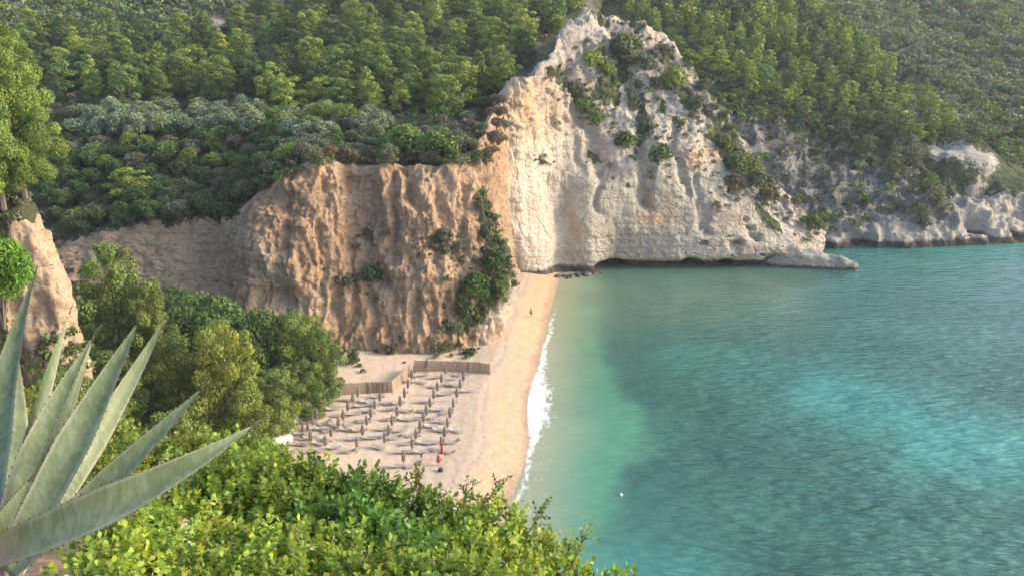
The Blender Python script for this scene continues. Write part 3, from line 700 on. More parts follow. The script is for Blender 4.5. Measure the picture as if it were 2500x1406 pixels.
for k in range(30):
    x = 690+k*17+rr.uniform(-6, 6); yy = 402 if x > 760 else 402+(760-x)*.6; p = hit(x, yy-2) 
    if p and rr.random() < .8: plant('bush_small', (p.x, p.y, p.z-.2), rr.uniform(1.1, 2.3), rr.uniform(2, 4), rr.choice([BR, GG, GG, MG]), 'small bush hanging over the very edge of the clay cliff', 'shrub', 'bushes on the clay cliff edge')
for x, y, p in sample([(1130, 280), (1240, 235), (1245, 330), (1190, 400), (1150, 380)], 500, 2.6, rr, None, 16, tk):
    plant('bush_mid', p, rr.uniform(1.6, 2.6), rr.uniform(2.6, 4), rr.choice([BR, GG, (.17, .12, .09)]), 'dry pinkish-brown bush on the slope where clay and pale cliff meet', 'shrub', 'dry bushes between the two cliffs')
# pine wood above
tk2 = list(tk)
pines = 0
for x, y, p in sample([(-60, 250), (640, 262), (700, 285), (1130, 285), (1235, 215), (1250, 190), (-60, 190)], 2500, 4.9, rr, BH, 75, tk2):
    plant('pine_mid', p, rr.uniform(6.5, 9.5), rr.uniform(6.5, 9.5), rr.choice([MG, MG, DG, YG]), 'dense green pine in the front row of the wood above the terrace shrubs', 'pine tree', 'front pines of the wood'); pines += 1
for x, y, p in sample([(-60, 190), (1250, 190), (1330, 120), (1420, 20), (1440, -60), (560, -60), (590, 100), (-60, 100)], 5000, 6.0, rr, BH, 135, tk2):
    plant('pine_mid', p, rr.uniform(6, 9.5), rr.uniform(6, 9.5), rr.choice([MG, MG, YG, DG]), 'green pine in the wooded hillside behind the front row of pines', 'pine tree', 'pines on the hillside left of the pale cliff'); pines += 1

# ------------------------------------------------------------ uncountable scrub and far wood as single masses
def mass(name, pts, protos, colf, label, rng, sc, lift=0):
    Vs = []; Cs = []
    for p in pts:
        k = protos[rng.randint(len(protos))]; a = rng.uniform(0, 6.28); s_ = rng.uniform(*sc); c, s2 = math.cos(a)*s_, math.sin(a)*s_
        V = k.V @ np.array([[c, s2, 0], [-s2, c, 0], [0, 0, s_]]); Vs.append(V+np.array(p[2])+[0, 0, lift]); Cs.append(k.C*np.array(colf(p, rng))*rng.uniform(.82, 1.18))
    o = crown_obj(name, np.concatenate(Vs), np.concatenate(Cs), M['fol'], True); tag(o, label, 'scrub', kind='stuff'); return o
rng = R0(99)
lowp = [Kind('x', bush_parts(R0(80+i), 1.4, 1.7, 42, .30, 6), 1.7, 2.8) for i in range(4)]
farp = [Kind('x', pine_parts(R0(90+i), 6.0, 4.8, 'mid', 40, .36), 6.5, 4.0) for i in range(4)]
pts = [q for q in sample([(-60, 110), (590, 110), (560, -60), (-60, -60)], 2600, 2.2, rr, BH, 1000) if math.hypot((q[0]-535)/1.0, (q[1]-68)/.8) > 38]
mass('hillside_scrub', pts, lowp, lambda p, r: [OL, GG, MG, DG, (.10, .14, .07)][r.randint(5)], 'low grey-green scrub covering the hillside at the top left', rng, (1.1, 2.1))
pts = sample([(-60, 600), (200, 600), (560, 545), (760, 400), (1230, 400), (1260, 180), (1420, 0), (600, -60), (590, 100), (-60, 100)], 3000, 2.2, rr, BH, 1100)
mass('undergrowth', pts, lowp, lambda p, r: [DG, GG, DG, BR][r.randint(4)], 'dark undergrowth between the shrubs and pines above the clay cliff', rng, (.7, 1.3))
# right-hand hills
B3 = bvh([(V3, F3)]); B34 = bvh([(V3, F3), (V4, F4)])
pine_zone = [(1440, -40), (1960, -40), (2120, 140), (2200, 215), (2350, 320), (2250, 360), (2150, 330), (2050, 300), (1900, 260), (1780, 200), (1700, 170), (1600, 90)]
tk3 = []; P3 = sample(pine_zone, 9000, 4.0, rr, B3, 420, tk3)
P3 = [q for q in P3 if visible((q[2].x, q[2].y, q[2].z+4))]
P3.sort(key=lambda q: q[2].y)
for x, y, p in P3[:88]:
    plant('pine_far', p, rr.uniform(4, 7.5), rr.uniform(4, 7), rr.choice([YG, YG, MG, (.13, .16, .06)]), 'small yellow-green pine low on the sunlit hill right of the pale cliff', 'pine tree', 'nearest pines on the right-hand hill')
if P3[88:]:
    o = mass('far_pine_wood', P3[88:], farp, lambda p, r: [YG, YG, MG, (.12, .15, .06)][r.randint(4)], 'far wood of small yellow-green pines on the upper right-hand hill', rng, (.85, 1.35)); o['category'] = 'wood'
pts = sample([(1500, 60), (1700, 160), (2050, 290), (2350, 330), (2520, 420), (2520, 560), (2000, 575), (1940, 480), (1850, 380), (1760, 300), (1680, 180)], 6000, 1.9, rr, B3, 1900)
pts = [q for q in pts if rr.random() < (.3 if q[1] > 330 else .8)]
pts = [q for q in pts if not inpoly(np.array([q[0]]), np.array([q[1]]), [(2245, 350), (2290, 322), (2370, 335), (2445, 390), (2450, 450), (2510, 470), (2510, 600), (2330, 600), (2345, 470), (2240, 445)])[0]]
mass('coast_scrub', pts, lowp, lambda p, r: ([GG, (.20, .19, .15), (.26, .24, .20), DG, (.15, .155, .10), MG][r.randint(6)] if p[1] > 300 else [MG, GG, YG][r.randint(3)]), 'grey and green scrub clinging to the steep coast beyond the headland', rng, (.7, 1.7))
pts = sample([(1900, -60), (2560, -60), (2560, 440), (2350, 320), (2120, 130)], 6000, 2.6, rr, bvh([(V4, F4)]), 1700)
mass('distant_scrub', pts, lowp, lambda p, r: [GG, (.17, .21, .09), MG, (.21, .24, .11), (.22, .22, .16)][r.randint(5)], 'grey-green scrub on the most distant hillside at the top right', rng, (1.1, 2.4))
# sparse trees among the coast scrub
TREES2 = [(2290, 500, 4.5), (2180, 430, 5.5), (2110, 380, 5), (2060, 340, 5.5), (2230, 400, 5), (2440, 380, 4.5), (2480, 400, 4.5), (2270, 470, 4.5), (2150, 300, 6), (1990, 320, 5), (1960, 300, 5), (2040, 400, 4), (2330, 340, 5), (2380, 350, 5), (1890, 300, 4.5), (2250, 540, 4)]
for i, (x, y, w) in enumerate(TREES2):
    p = hit(x, y, B3)
    if p: plant('pine_far', p, w*1.05, w*1.1, rr.choice([MG, GG, (.12, .15, .06)]), 'round-topped pine standing out of the grey scrub on the coast behind the headland', 'pine tree', 'scattered pines in the coast scrub')

# ------------------------------------------------------------ shrubs growing on the two cliffs
CS = []
def bushat(px, py, wp, hp, col, label, kind='bush_small', Y=None, group=None, sink=.35):
    for _ in range(9):
        q = (px+rr.gauss(0, wp*.55), py+rr.gauss(hp*.25, hp*.55)); h_ = hit(*q)
        if h_ is not None and abs(h_.y-((hit(px, py+hp*.5) or h_).y)) < 6: CS.append((q[0], q[1], h_, col))
    p = hit(px, py+hp*.5) 
    if p is None: return
    dep = p.y*ct + (H-p.z)*st; w = wp/F*dep; h = hp/F*dep*1.1
    plant(kind, (p.x, p.y+w*.12, p.z-.1*h), h, w, col, label, 'shrub', group)
for a in [
 (1530, 115, 100, 90, (.16, .165, .07), 'large olive bush in the gully near the top of the pale cliff', 'bush_mid'),
 (1575, 150, 60, 50, GG, 'grey-green bush just right of the large olive one on the pale cliff'),
 (1445, 142, 62, 52, YG, 'yellow-green bush high on the left shoulder of the pale cliff'), (1482, 168, 52, 40, YG, 'small yellow-green bush between the shoulder bush and the large olive one'),
 (1648, 190, 70, 74, YG, 'yellow-green bush on the right ridge of the pale cliff'), (1600, 205, 44, 40, BR, 'brown dry bush in the middle of the pale cliff top'),
 (1405, 215, 40, 50, GG, 'topmost bush of the diagonal strip on the left of the pale cliff'), (1428, 255, 56, 50, MG, 'middle bush of the diagonal strip on the left of the pale cliff'), (1455, 288, 44, 34, MG, 'lowest bush of the diagonal strip on the left of the pale cliff'),
 (1528, 344, 62, 52, (.12, .17, .04), 'round bright green bush alone halfway up the pale cliff'), (1610, 372, 68, 54, (.10, .15, .04), 'dark-edged green bush on a ledge right of the round bright one'),
 (1545, 240, 46, 66, GG, 'grey-green upright bush in the central ravine of the pale cliff'), (1572, 300, 50, 54, GG, 'drooping bush low in the central ravine of the pale cliff'),
 (1815, 402, 110, 62, (.16, .18, .065), 'broad olive bush on the right shoulder of the pale cliff', 'bush_mid'), (1790, 448, 64, 44, BR, 'brown bush tucked under the broad olive one'), (1848, 440, 66, 50, GG, 'grey-green bush right of the broad olive one'),
 (1772, 352, 50, 60, (.15, .17, .06), 'bush at the top of the right shoulder beside the grey slope'), (1875, 475, 44, 36, BR, 'low dry bush on the sloping right edge of the pale cliff'),
 (1985, 545, 72, 50, (.17, .18, .06), 'yellowish bush at the seaward tip of the pale cliff'), (1940, 492, 34, 22, BR, 'tiny dry bush near the seaward end of the ridge'),
 (1700, 250, 56, 46, GG, 'grey-green bush behind the right ridge of the pale cliff'), (1722, 205, 50, 36, GG, 'dull bush on the bare patch behind the pale cliff'), (1690, 145, 60, 36, MG, 'green bush beside the pale scree at the hilltop'), (1620, 118, 40, 26, BR, 'brown tuft on the pale scree at the hilltop'),
 (1322, 396, 30, 18, (.16, .16, .07), 'tiny tuft alone on the sunlit ochre face of the pale cliff'), (1345, 180, 30, 40, BR, 'dry tuft on the peak at the left end of the pale cliff'),
 (845, 682, 58, 44, GG, 'grey-green bush low on the clay cliff left of a dark hollow'), (905, 668, 60, 46, DG, 'dark bush filling the hollow low on the clay cliff'), (905, 578, 34, 30, BR, 'small brown bush in the shaded slot of the clay cliff'),
 (1085, 572, 48, 34, GG, 'grey-green bush in the middle of the clay cliff right half'), (1055, 600, 44, 26, BR, 'brown bush just below the grey-green one on the clay cliff'), (1120, 600, 40, 26, GG, 'small grey bush right of the pair on the clay cliff'),
 (1160, 700, 92, 84, (.085, .15, .03), 'big bright green bush on the corner of the clay cliff above the beach', 'bush_mid'), (1205, 640, 66, 80, (.075, .12, .03), 'green bush on the crest of the clay cliff corner, above the big bright one', 'bush_mid'),
 (1130, 752, 66, 54, DG, 'dark bush below the big bright one on the clay cliff corner'), (1192, 565, 50, 60, GG, 'grey bush on the upper edge of the clay cliff corner'), (1172, 505, 38, 46, GG, 'uppermost grey bush on the edge between the two cliffs'), (1222, 700, 40, 50, MG, 'green bush hanging over the beach from the cliff corner'),
 (1070, 846, 66, 30, GG, 'grey-green bush at the foot of the clay cliff'), (1150, 856, 34, 18, DG, 'little dark bush at the foot of the pale rock by the fence'), (1110, 800, 50, 36, GG, 'dusty bush halfway down the lower clay slope'), (862, 866, 38, 50, (.10, .14, .04), 'green bush on the sand at the left foot of the clay cliff'),
 (950, 850, 50, 26, BR, 'brown dry bush at the foot of the clay cliff centre')]:
    bushat(*a)
CS2 = sample([(1380, 150), (1480, 60), (1640, 100), (1700, 230), (1780, 350), (1900, 480), (1960, 560), (1850, 500), (1740, 440), (1640, 360), (1500, 330), (1430, 300)], 700, 1.6, rr, None, 150)
CS += [(a[0], a[1], a[2], rr.choice([GG, BR, BR, MG])) for a in CS2]
CS += [(a[0], a[1], a[2], rr.choice([GG, BR, MG])) for a in sample([(1150, 480), (1200, 470), (1250, 640), (1235, 720), (1150, 800), (1100, 760), (1180, 660)], 500, .9, rr, None, 60)]
mass('cliff_scrub', CS, lowp, lambda p, r: p[3], 'sparse tufts and creeping scrub rooted in ledges of the two cliffs', R0(4), (.2, .75), -.2)
for x, y, p in sample([(1690, 200), (1760, 250), (1800, 330), (1770, 340)], 100, 3, rr, None, 6):
    plant('bush_small', p, 1.8, 3, GG, 'grey shrub on the rocky slope right behind the pale cliff', 'shrub', 'shrubs behind the pale cliff')

# ------------------------------------------------------------ named trees in the valley and on the spur
def tree_px(kind, px, Y, top, wp, col, label, cat='pine tree', name=None, gz=None):
    d_ = ray(px, top); x = d_[0]*Y/d_[1]; g = BV.ray_cast(Vector((x, Y, 57)), Vector((0, 0, -1)))[0]
    g = g.z if g else 1.; g = gz if gz is not None else g
    t = U(px, top, Y)[2]; dep = Y*ct+(H-(g+t)/2)*st; w = wp/F*dep
    k = plant(kind, (x, Y, g), t-g, w, col, label, cat, None, .03, name); return k
tree_px('pine_close', -5, 92, 78, 260, (.19, .26, .055), 'tall sunlit yellow-green pine on the rocky spur at the left edge', gz=38.5)
tree_px('pine_close', -75, 90, 20, 260, (.18, .24, .05), 'yellow-green pine cut off by the left edge of the photo, beside the tall sunlit pine', gz=38)
tree_px('pine_close', 10, 95, 300, 180, (.13, .17, .045), 'lower darker pine at the foot of the tall sunlit one', gz=38)
tree_px('bush_near', -35, 79, 555, 200, (.13, .24, .03), 'vivid green leafy bush on the near side of the rocky spur', 'shrub', None, 29)
tree_px('pine_near', 262, 118, 598, 240, (.16, .215, .05), 'dark bushy pine right of the rocky spur, tallest in the valley')
tree_px('pine_near', 355, 116, 690, 150, (.17, .21, .05), 'olive-lit pine leaning against the dark bushy one')
tree_px('broad', 500, 122, 700, 250, (.11, .18, .05), 'round dark broadleaf tree in the valley between the pines', 'tree')
tree_px('broad', 400, 136, 692, 190, (.09, .14, .045), 'dark broadleaf tree right below the shaded clay wall', 'tree')
tree_px('pine_near', 150, 128, 700, 200, (.11, .155, .04), 'pine just behind the rocky spur, below the shaded clay wall')
tree_px('broad', 625, 122, 735, 190, (.12, .18, .05), 'smaller dark broadleaf tree touching the clay cliff', 'tree')
tree_px('pine_near', 530, 104, 785, 220, (.22, .25, .045), 'yellow-green pine in the middle of the valley, nearest the bushes')
tree_px('pine_near', 425, 107, 820, 230, (.16, .19, .045), 'brownish-green pine left of the yellow-green middle pine')
tree_px('pine_near', 720, 122, 760, 190, (.17, .225, .05), 'green pine in front of the clay cliff base')
tree_px('pine_near', 785, 121, 805, 130, (.14, .20, .045), 'rightmost dark pine at the edge of the beach')
tree_px('pine_near', 660, 111, 905, 190, (.17, .22, .05), 'low spreading pine beside the beach rocks')
tree_px('pine_near', 740, 116, 880, 130, (.12, .17, .04), 'small dark pine between the white roof and the beach')
tree_px('pine_near', 600, 101, 960, 210, (.18, .22, .045), 'low olive-green pine just behind the foreground bushes')
tree_px('pine_near', 430, 92, 1000, 230, (.18, .22, .05), 'low pine half hidden behind the agave tips')
tree_px('pine_near', 250, 100, 860, 240, (.10, .14, .035), 'pine between the agave leaves and the rocky spur')
tree_px('pine_near', 130, 85, 900, 230, (.12, .16, .04), 'pine seen through the agave leaves at left')
p = hit(318, 492); plant('pine_mid', (p.x, p.y, p.z), 6.2, 9.2, (.22, .28, .05), 'bright yellow-green umbrella-shaped pine alone on the dark slope', 'pine tree')
p = hit(200, 548); plant('bush_mid', (p.x, p.y, p.z), 3, 7, (.15, .18, .06), 'flat pale green bush in the dark thicket above the spur', 'shrub')
for x, y, p in sample([(0, 445), (55, 470), (70, 530), (30, 560), (0, 560)], 200, 1.4, rr, None, 9):
    plant('bush_small', p, rr.uniform(1.4, 2.4), rr.uniform(2, 3.4), rr.choice([GG, OL]), 'grey-green shrub on top of the rocky spur', 'shrub', 'shrubs on the rocky spur')
for x, y, p in sample([(120, 560), (175, 650), (200, 760), (214, 800), (150, 640)], 200, 1.6, rr, None, 5):
    plant('bush_small', p, rr.uniform(.9, 1.4), rr.uniform(1.4, 2.2), BR, 'dry tuft on the right edge of the rocky spur', 'shrub', 'dry tufts along the spur edge')
pts = sample([(150, 820), (700, 780), (840, 860), (760, 980), (640, 1090), (0, 1100), (0, 900)], 900, 1.6, rr, None, 260)
mass('valley_undergrowth', pts, lowp, lambda p, r: [DG, MG, DG][r.randint(3)], 'dark undergrowth below the valley pines', rng, (.7, 1.2))
print('objects', len(bpy.data.objects))

# ------------------------------------------------------------ things on the beach
BB = bvh([(VB, FB)])
def ground(px, py):
    p = hit(px, py, BB); return p
M['cane'] = plain('dry cane', (.36, .27, .19), .95, .35, 30)
M['cane_dark'] = plain('dark cane', (.13, .10, .08), .95, .35, 30)
M['canopy'] = plain('folded canvas brown grey', (.21, .175, .15), .9, .2, 12)
M['pole'] = plain('painted pole', (.20, .17, .14), .6, .2, 10)
M['tray'] = plain('white plastic', (.75, .74, .72), .5, .05, 5)
M['red'] = plain('red cloth', (.42, .02, .02), .85, .2, 12)
M['skin'] = plain('skin', (.42, .25, .17), .6, .08, 12)
M['hair'] = plain('dark hair', (.03, .02, .015), .7, .2, 30)
M['dark'] = plain('dark cloth', (.03, .03, .04), .85, .2, 20)
M['whiter'] = plain('pale boulder', (.60, .55, .47), .95, .2, 3, 0, .08)
M['dune'] = plain('weathered wood', (.34, .26, .19), .9, .3, 12)

# reed windbreak: corner points along its foot
fpts = [(828, 964), (895, 960), (957, 957), (985, 932), (1013, 906), (1062, 906), (1112, 907), (1160, 909), (1197, 914)]
fg = [ground(*q) for q in fpts]
fence = empty('reed_windbreak', fg[0]); tag(fence, 'zigzag windbreak of upright brown canes on the sand behind the rows of parasols', 'fence')
for i in range(len(fg)-1):
    a, b = fg[i]-fg[0], fg[i+1]-fg[0]; Lg = (b-a).length; n = int(Lg/.075); V, Fc = [], []; dr = (b-a).normalized(); nn = Vector((-dr.y, dr.x, 0))
    for k in range(n):
        q = a.lerp(b, (k+.5)/n)+nn*RN.uniform(-.02, .02); h = 1.75+RN.uniform(-.07, .07)
        tube([q+Vector((0, 0, -.1)), q+Vector((RN.uniform(-.02, .02), 0, h))], .036, 4, V, Fc)
    for zz in (.35, 1.0, 1.55): tube([a+nn*.05+Vector((0, 0, zz)), b+nn*.05+Vector((0, 0, zz))], .02, 4, V, Fc)
    o = mesh_np('cane_panel', V, Fc, M['cane'], fence)
    if i == 1:
        V, Fc = [], []
        for q in (.05, .12, .3, .42, .5, .62, .7, .85): c = a.lerp(b, q)-nn*.07; tube([c, c+Vector((0, 0, 1.6))], .045, 4, V, Fc)
        mesh_np('dark_slat', V, Fc, M['cane_dark'], fence)
    V, Fc = tube([a+Vector((0, 0, -.3)), a+Vector((0, 0, 1.95))], .055, 6); mesh_np('post', V, Fc, M['dune'], fence)
# closed beach parasols
V, Fc = lathe([(.022, -.3), (.022, 1.05), (.02, 2.25)], 8); m_pole = mesh_np('pole', V, Fc, M['pole'], link=False)
Vc, Fcc = [], []
prof = [(.06, .7), (.12, .82), (.15, 1.3), (.13, 1.7), (.085, 2.1), (.03, 2.35)]
for r_, z_ in prof:
    for k in range(16):
        t = 2*math.pi*k/16; q = r_*(1 if k % 2 else .62); Vc.append((q*math.cos(t), q*math.sin(t), z_))
for i in range(len(prof)-1):
    for k in range(16): q = i*16; Fcc.append((q+k, q+(k+1) % 16, q+16+(k+1) % 16, q+16+k))
Fcc.append(tuple(range(15, -1, -1))); Fcc.append(tuple(80+k for k in range(16)))
m_can = mesh_np('folded_canopy', Vc, Fcc, M['canopy'], link=False)
V, Fc = lathe([(.02, .72), (.17, .74), (.18, .77), (.02, .765)], 14); m_tray = mesh_np('tray', V, Fc, M['tray'], link=False)
V, Fc = lathe([(.16, -.05), (.2, .0), (.17, .1), (.04, .13)], 12); m_base = mesh_np('base', V, Fc, M['dune'], link=False)
m_red = m_can.copy(); m_red.data = m_can.data.copy(); m_red.data.materials.clear(); m_red.data.materials.append(M['red'])
rows = [('in the row nearest the sea', [(1145, 912), (1131, 937), (1124, 955), (1116, 978), (1107, 1004), (1099, 1028), (1093, 1052), (1085, 1074), (1079, 1098)]),
 ('in the second row from the sea', [(1088, 921), (1078, 941), (1068, 962), (1059, 981), (1050, 1002), (1042, 1020), (1034, 1038), (1026, 1060), (1016, 1080), (1007, 1103), (986, 1136)]),
 ('in the third row from the sea', [(1013, 918), (1006, 933), (996, 955), (988, 979), (978, 1000), (970, 1022), (958, 1046), (950, 1068), (940, 1090)]),
 ('in the fourth row from the sea', [(938, 966), (928, 987), (916, 1006), (906, 1026), (896, 1046), (886, 1070), (872, 1100)]),
 ('in the fifth row from the sea', [(874, 977), (862, 990), (850, 1011), (839, 1033), (827, 1050), (810, 1074), (796, 1096)]),
 ('in the row nearest the pine trees', [(803, 987), (785, 1012), (795, 1000), (774, 1030), (765, 1046), (753, 1062), (760, 1085), (740, 1064)])]
ordn = ['first', 'second', 'third', 'fourth', 'fifth', 'sixth', 'seventh', 'eighth', 'ninth', 'tenth', 'eleventh']
for rname, lst in rows + [('', [(1043, 905)])]:
    for i, (x, y) in enumerate(lst):
        p = ground(x, y+3)
        r = empty('closed_parasol', p, RN.uniform(0, 6)); r.rotation_euler.x = RN.uniform(-.03, .03)
        tag(r, 'closed brown parasol, %s from the fence %s' % (ordn[i], rname) if rname else 'lone closed parasol between two rows right against the cane windbreak', 'parasol', 'closed parasols standing in rows on the sand')
        for s_ in (m_base, m_pole, m_can, m_tray):
            c = s_.copy(); C.objects.link(c); c.parent = r
            if s_ is m_tray: c.location = (.0, 0, 0)
            if s_ is m_can: c.scale = (RN.uniform(1.3, 1.8),)*2+(RN.uniform(.92, 1.02),)
            if s_ is m_can and False: pass
# low grey-brown sunbed frames stacked flat beside some parasols
V, Fc = [], []
for sx in (-.3, .3): tube([(sx, -.95, .28), (sx, .35, .28), (sx, .95, .55)], .03, 4, V, Fc)
for yy in (-.8, .2):
    for sx in (-.3, .3): tube([(sx, yy, 0), (sx, yy, .28)], .025, 4, V, Fc)
m_fr = mesh_np('frame', V, Fc, M['dune'], link=False)
Vb = [(-.28, -.93, .30), (.28, -.93, .30), (.28, .35, .30), (-.28, .35, .30), (.28, .93, .57), (-.28, .93, .57)]
Vb2 = Vb+[(a, b, c-.03) for a, b, c in Vb]
m_sl = mesh_np('sling', Vb2, [(0, 1, 2, 3), (3, 2, 4, 5), (7, 6, 9, 8), (8, 9, 11, 10), (0, 6, 7, 1), (5, 4, 10, 11), (1, 7, 8, 2), (2, 8, 10, 4), (6, 0, 3, 9), (9, 3, 5, 11)], plain('grey sling fabric', (.31, .30, .29), .85, .15, 20), link=False)
beds = []
for rname, lst in rows:
    for (x, y) in lst:
        if RN.random() < .9: beds.append((x-RN.uniform(15, 24), y+RN.uniform(0, 9)))
        if RN.random() < .6: beds.append((x+RN.uniform(14, 22), y+RN.uniform(0, 9)))
for i, (x, y) in enumerate(beds):
    p = ground(x, y); r = empty('sunbed', p, math.pi/2*RN.choice([1, 1, -1])+RN.uniform(-.6, .6)); tag(r, 'low grey sunbed lying between the rows of closed parasols', 'sunbed', 'grey sunbeds among the parasols')
    for s_ in (m_fr, m_sl): c = s_.copy(); C.objects.link(c); c.parent = r

# people
def skinned(name, verts, edges, rad, mat, parent=None, sub=2):
    me = bpy.data.meshes.new(name); me.from_pydata(verts, edges, []); me.update(); me.materials.append(mat)
    o = bpy.data.objects.new(name, me); C.objects.link(o)
    md = o.modifiers.new('skin', 'SKIN'); me.skin_vertices[0].data[0].use_root = True
    for i, r in enumerate(rad): me.skin_vertices[0].data[i].radius = (r, r) if not isinstance(r, tuple) else r
    md.use_smooth_shade = True
    if sub: s2 = o.modifiers.new('sub', 'SUBSURF'); s2.levels = sub; s2.render_levels = sub
    if parent: o.parent = parent
    return o
def person(loc, rz, label, dress, stride=.12, arm=.1):
    r = empty('person', loc, rz); tag(r, label, 'person')
    v = [(0, 0, .95), (0, 0, 1.15), (0, 0, 1.38), (0, -.01, 1.5), (0, .01, 1.60), (0, .01, 1.70)]; e = [(0, 1), (1, 2), (2, 3), (3, 4), (4, 5)]; ra = [(.15, .11), (.125, .095), (.16, .10), .05, .082, .07]
    for sx in (-1, 1):
        b = len(v); v += [(sx*.09, 0, .86), (sx*.10, sx*stride*.5, .48), (sx*.10, sx*stride*1.2-.02, .07), (sx*.10, sx*stride*1.2+.13, .03)]; e += [(0, b), (b, b+1), (b+1, b+2), (b+2, b+3)]; ra += [.085, .058, .036, .03]
        b = len(v); v += [(sx*.18, 0, 1.40), (sx*.23, -sx*arm*.4, 1.13), (sx*.24, -sx*arm+.05, .89), (sx*.24, -sx*arm+.07, .80)]; e += [(2, b), (b, b+1), (b+1, b+2), (b+2, b+3)]; ra += [.052, .042, .03, .028]
        for f_ in range(5):
            c = len(v); v += [(sx*(.24-.005), -sx*arm+.045+.014*f_, .73-.008*abs(f_-2)+(.03 if f_ == 4 else 0)), ]; e += [(b+3, c)]; ra += [.009]
    skinned('body', v, e, ra, M['skin'], r)
    V, Fc = lathe([(.055, 1.57), (.093, 1.62), (.095, 1.70), (.07, 1.765), (.02, 1.785)], 12, (0, -.012, 0)); mesh_np('hair', V, Fc, M['hair'], r, True)
    if dress == 'red': V, Fc = lathe([(.24, .55), (.2, .8), (.165, 1.0), (.145, 1.15), (.185, 1.36), (.13, 1.45)], 14); mesh_np('dress', V, Fc, M['red'], r, True)
    else:
        V, Fc = lathe([(.175, .68), (.18, .85), (.165, 1.02)], 14); mesh_np('shorts', V, Fc, M['dark'], r, True)
    return r
p = ground(1071, 1136); person(p, .6, 'person in a long red dress standing by the row of parasols nearest the sea', 'red')
p = ground(1296, 774); person(p, 0, 'lone person in dark shorts walking at the far end of the beach', 'dark', .2)
# dark bag on the sand
p = ground(1076, 1150); bagr = empty('beach_bag', p); tag(bagr, 'dark rounded beach bag on the sand beside the person in red', 'bag')
V, Fc = lathe([(.2, 0), (.3, .05), (.32, .25), (.24, .42), (.1, .46)], 12); mesh_np('bag_body', V, Fc, M['dark'], bagr, True)
V, Fc = tube([(-.18, 0, .38), (-.12, 0, .6), (0, 0, .68), (.12, 0, .6), (.18, 0, .38)], .02, 5); mesh_np('handle', V, Fc, M['dark'], bagr)
# second red cloth hung on a parasol pole
p = ground(1079, 1122); rp = empty('closed_parasol', p); tag(rp, 'closed red parasol beside the person in red', 'parasol')
for s_ in (m_base, m_pole, m_red, m_tray): c = s_.copy(); C.objects.link(c); c.parent = rp

# boulders along the tree edge of the sand, and rocks at the foot of the pale cliff
def boulder(loc, r, seed, mat, label, group=None, sq=.7, name='boulder'):
    import bmesh
    bm = bmesh.new(); bmesh.ops.create_icosphere(bm, subdivisions=3, radius=1); co = np.array([v.co for v in bm.verts])
    dsp = 1+.35*fbm(co, (1.1, 1.1, 1.1), 3, seed*3.7); 
    for v_, k in zip(bm.verts, dsp): v_.co = Vector((v_.co.x*k*r, v_.co.y*k*r*.85, v_.co.z*k*r*sq))
    me = bpy.data.meshes.new(name); bm.to_mesh(me); bm.free(); me.materials.append(mat)
    for pl in me.polygons: pl.use_smooth = True
    o = bpy.data.objects.new(name, me); C.objects.link(o); o.location = loc; o.rotation_euler = (0, 0, seed*1.3); return tag(o, label, 'rock', group)
bl = [(772, 968, .9), (762, 980, .8), (750, 992, 1.0), (738, 1000, .8), (728, 1012, .9), (716, 1028, 1.2), (704, 1044, 1.3), (694, 1062, 1.2), (680, 1075, 1.4), (660, 1088, 1.3), (700, 1075, .8), (668, 1062, .9)]
for i, (x, y, q) in enumerate(bl):
    p = ground(x, y); boulder(p+Vector((0, 0, q*.15)), q, i, M['whiter'], 'pale rounded boulder in the line between the sand and the pines', 'boulders along the beach edge')
M['wetrock'] = plain('dark wet rock', (.06, .05, .04), .6, .4, 3, 0, .1)
for i, (x, y, q) in enumerate([(1362, 676, .9), (1378, 675, .7), (1395, 677, 1.0), (1412, 674, 1.1), (1430, 671, 1.3), (1448, 668, 1.2), (1462, 665, 1.0), (1385, 680, .5)]):
    p = Vector(G(x, y, 0)); boulder(p, q, 30+i, M['wetrock'], 'dark wet rock in the shallows where the beach meets the pale cliff', 'wet rocks at the cliff foot', .5)
# the low rock tongue off the headland tip
xs = np.linspace(0, 1, 46); th_ = np.linspace(0, 2*np.pi, 26)
A_ = np.array(W(1830, .3, 195)); B_ = np.array(W(2092, .0, 190.8)); Pn = []
for t in xs:
    c = A_*(1-t)+B_*t; ri = float(sstep(0, .42, t)); hh = (5.6*(1-t)**.7+1.0+.35*math.sin(t*9))*ri-.4*(1-ri); ww = (.4+.6*ri)*2.8*(1-.5*t)*(1 if t < .93 else math.sqrt(max(.02, 1-((t-.93)/.07)**2)))
    Pn.append([[c[0], c[1]+ww*math.cos(a), c[2]-.6+max(0, math.sin(a))**.7*hh-max(0, -math.sin(a))*1.] for a in th_])
Pn = np.array(Pn); nn_ = gnormals(Pn); dz = .45*fbm(Pn, (.5, .5, .6), 4)+.3*ridged(Pn, (.9, .9, 1.5), 2)+.3*blocks(Pn, (.8, .8, 1.2), 1.); Pn = Pn+dz[..., None]*np.array([.2, -.5, .8])
o = mesh_np('rock_tongue', Pn.reshape(-1, 3), gfaces(*Pn.shape[:2]), M['low'], smooth=True, attrs=dict(veg=np.zeros(Pn.shape[0]*Pn.shape[1]), ochre=np.zeros(Pn.shape[0]*Pn.shape[1]), pale=np.zeros(Pn.shape[0]*Pn.shape[1])))
tag(o, 'low pale rock tongue running into the sea from the headland tip', 'rock')
# mooring buoy
p = Vector(G(1516, 1208, 0)); bu = empty('buoy', p); tag(bu, 'tiny white mooring buoy floating alone in the bay', 'buoy')
V, Fc = lathe([(.04, -.15), (.16, -.08), (.21, .05), (.16, .19), (.05, .25)], 12); mesh_np('float', V, Fc, M['tray'], bu, True)
V, Fc = tube([(0, 0, .24), (0, 0, .36)], .03, 6); mesh_np('ring', V, Fc, M['tray'], bu)
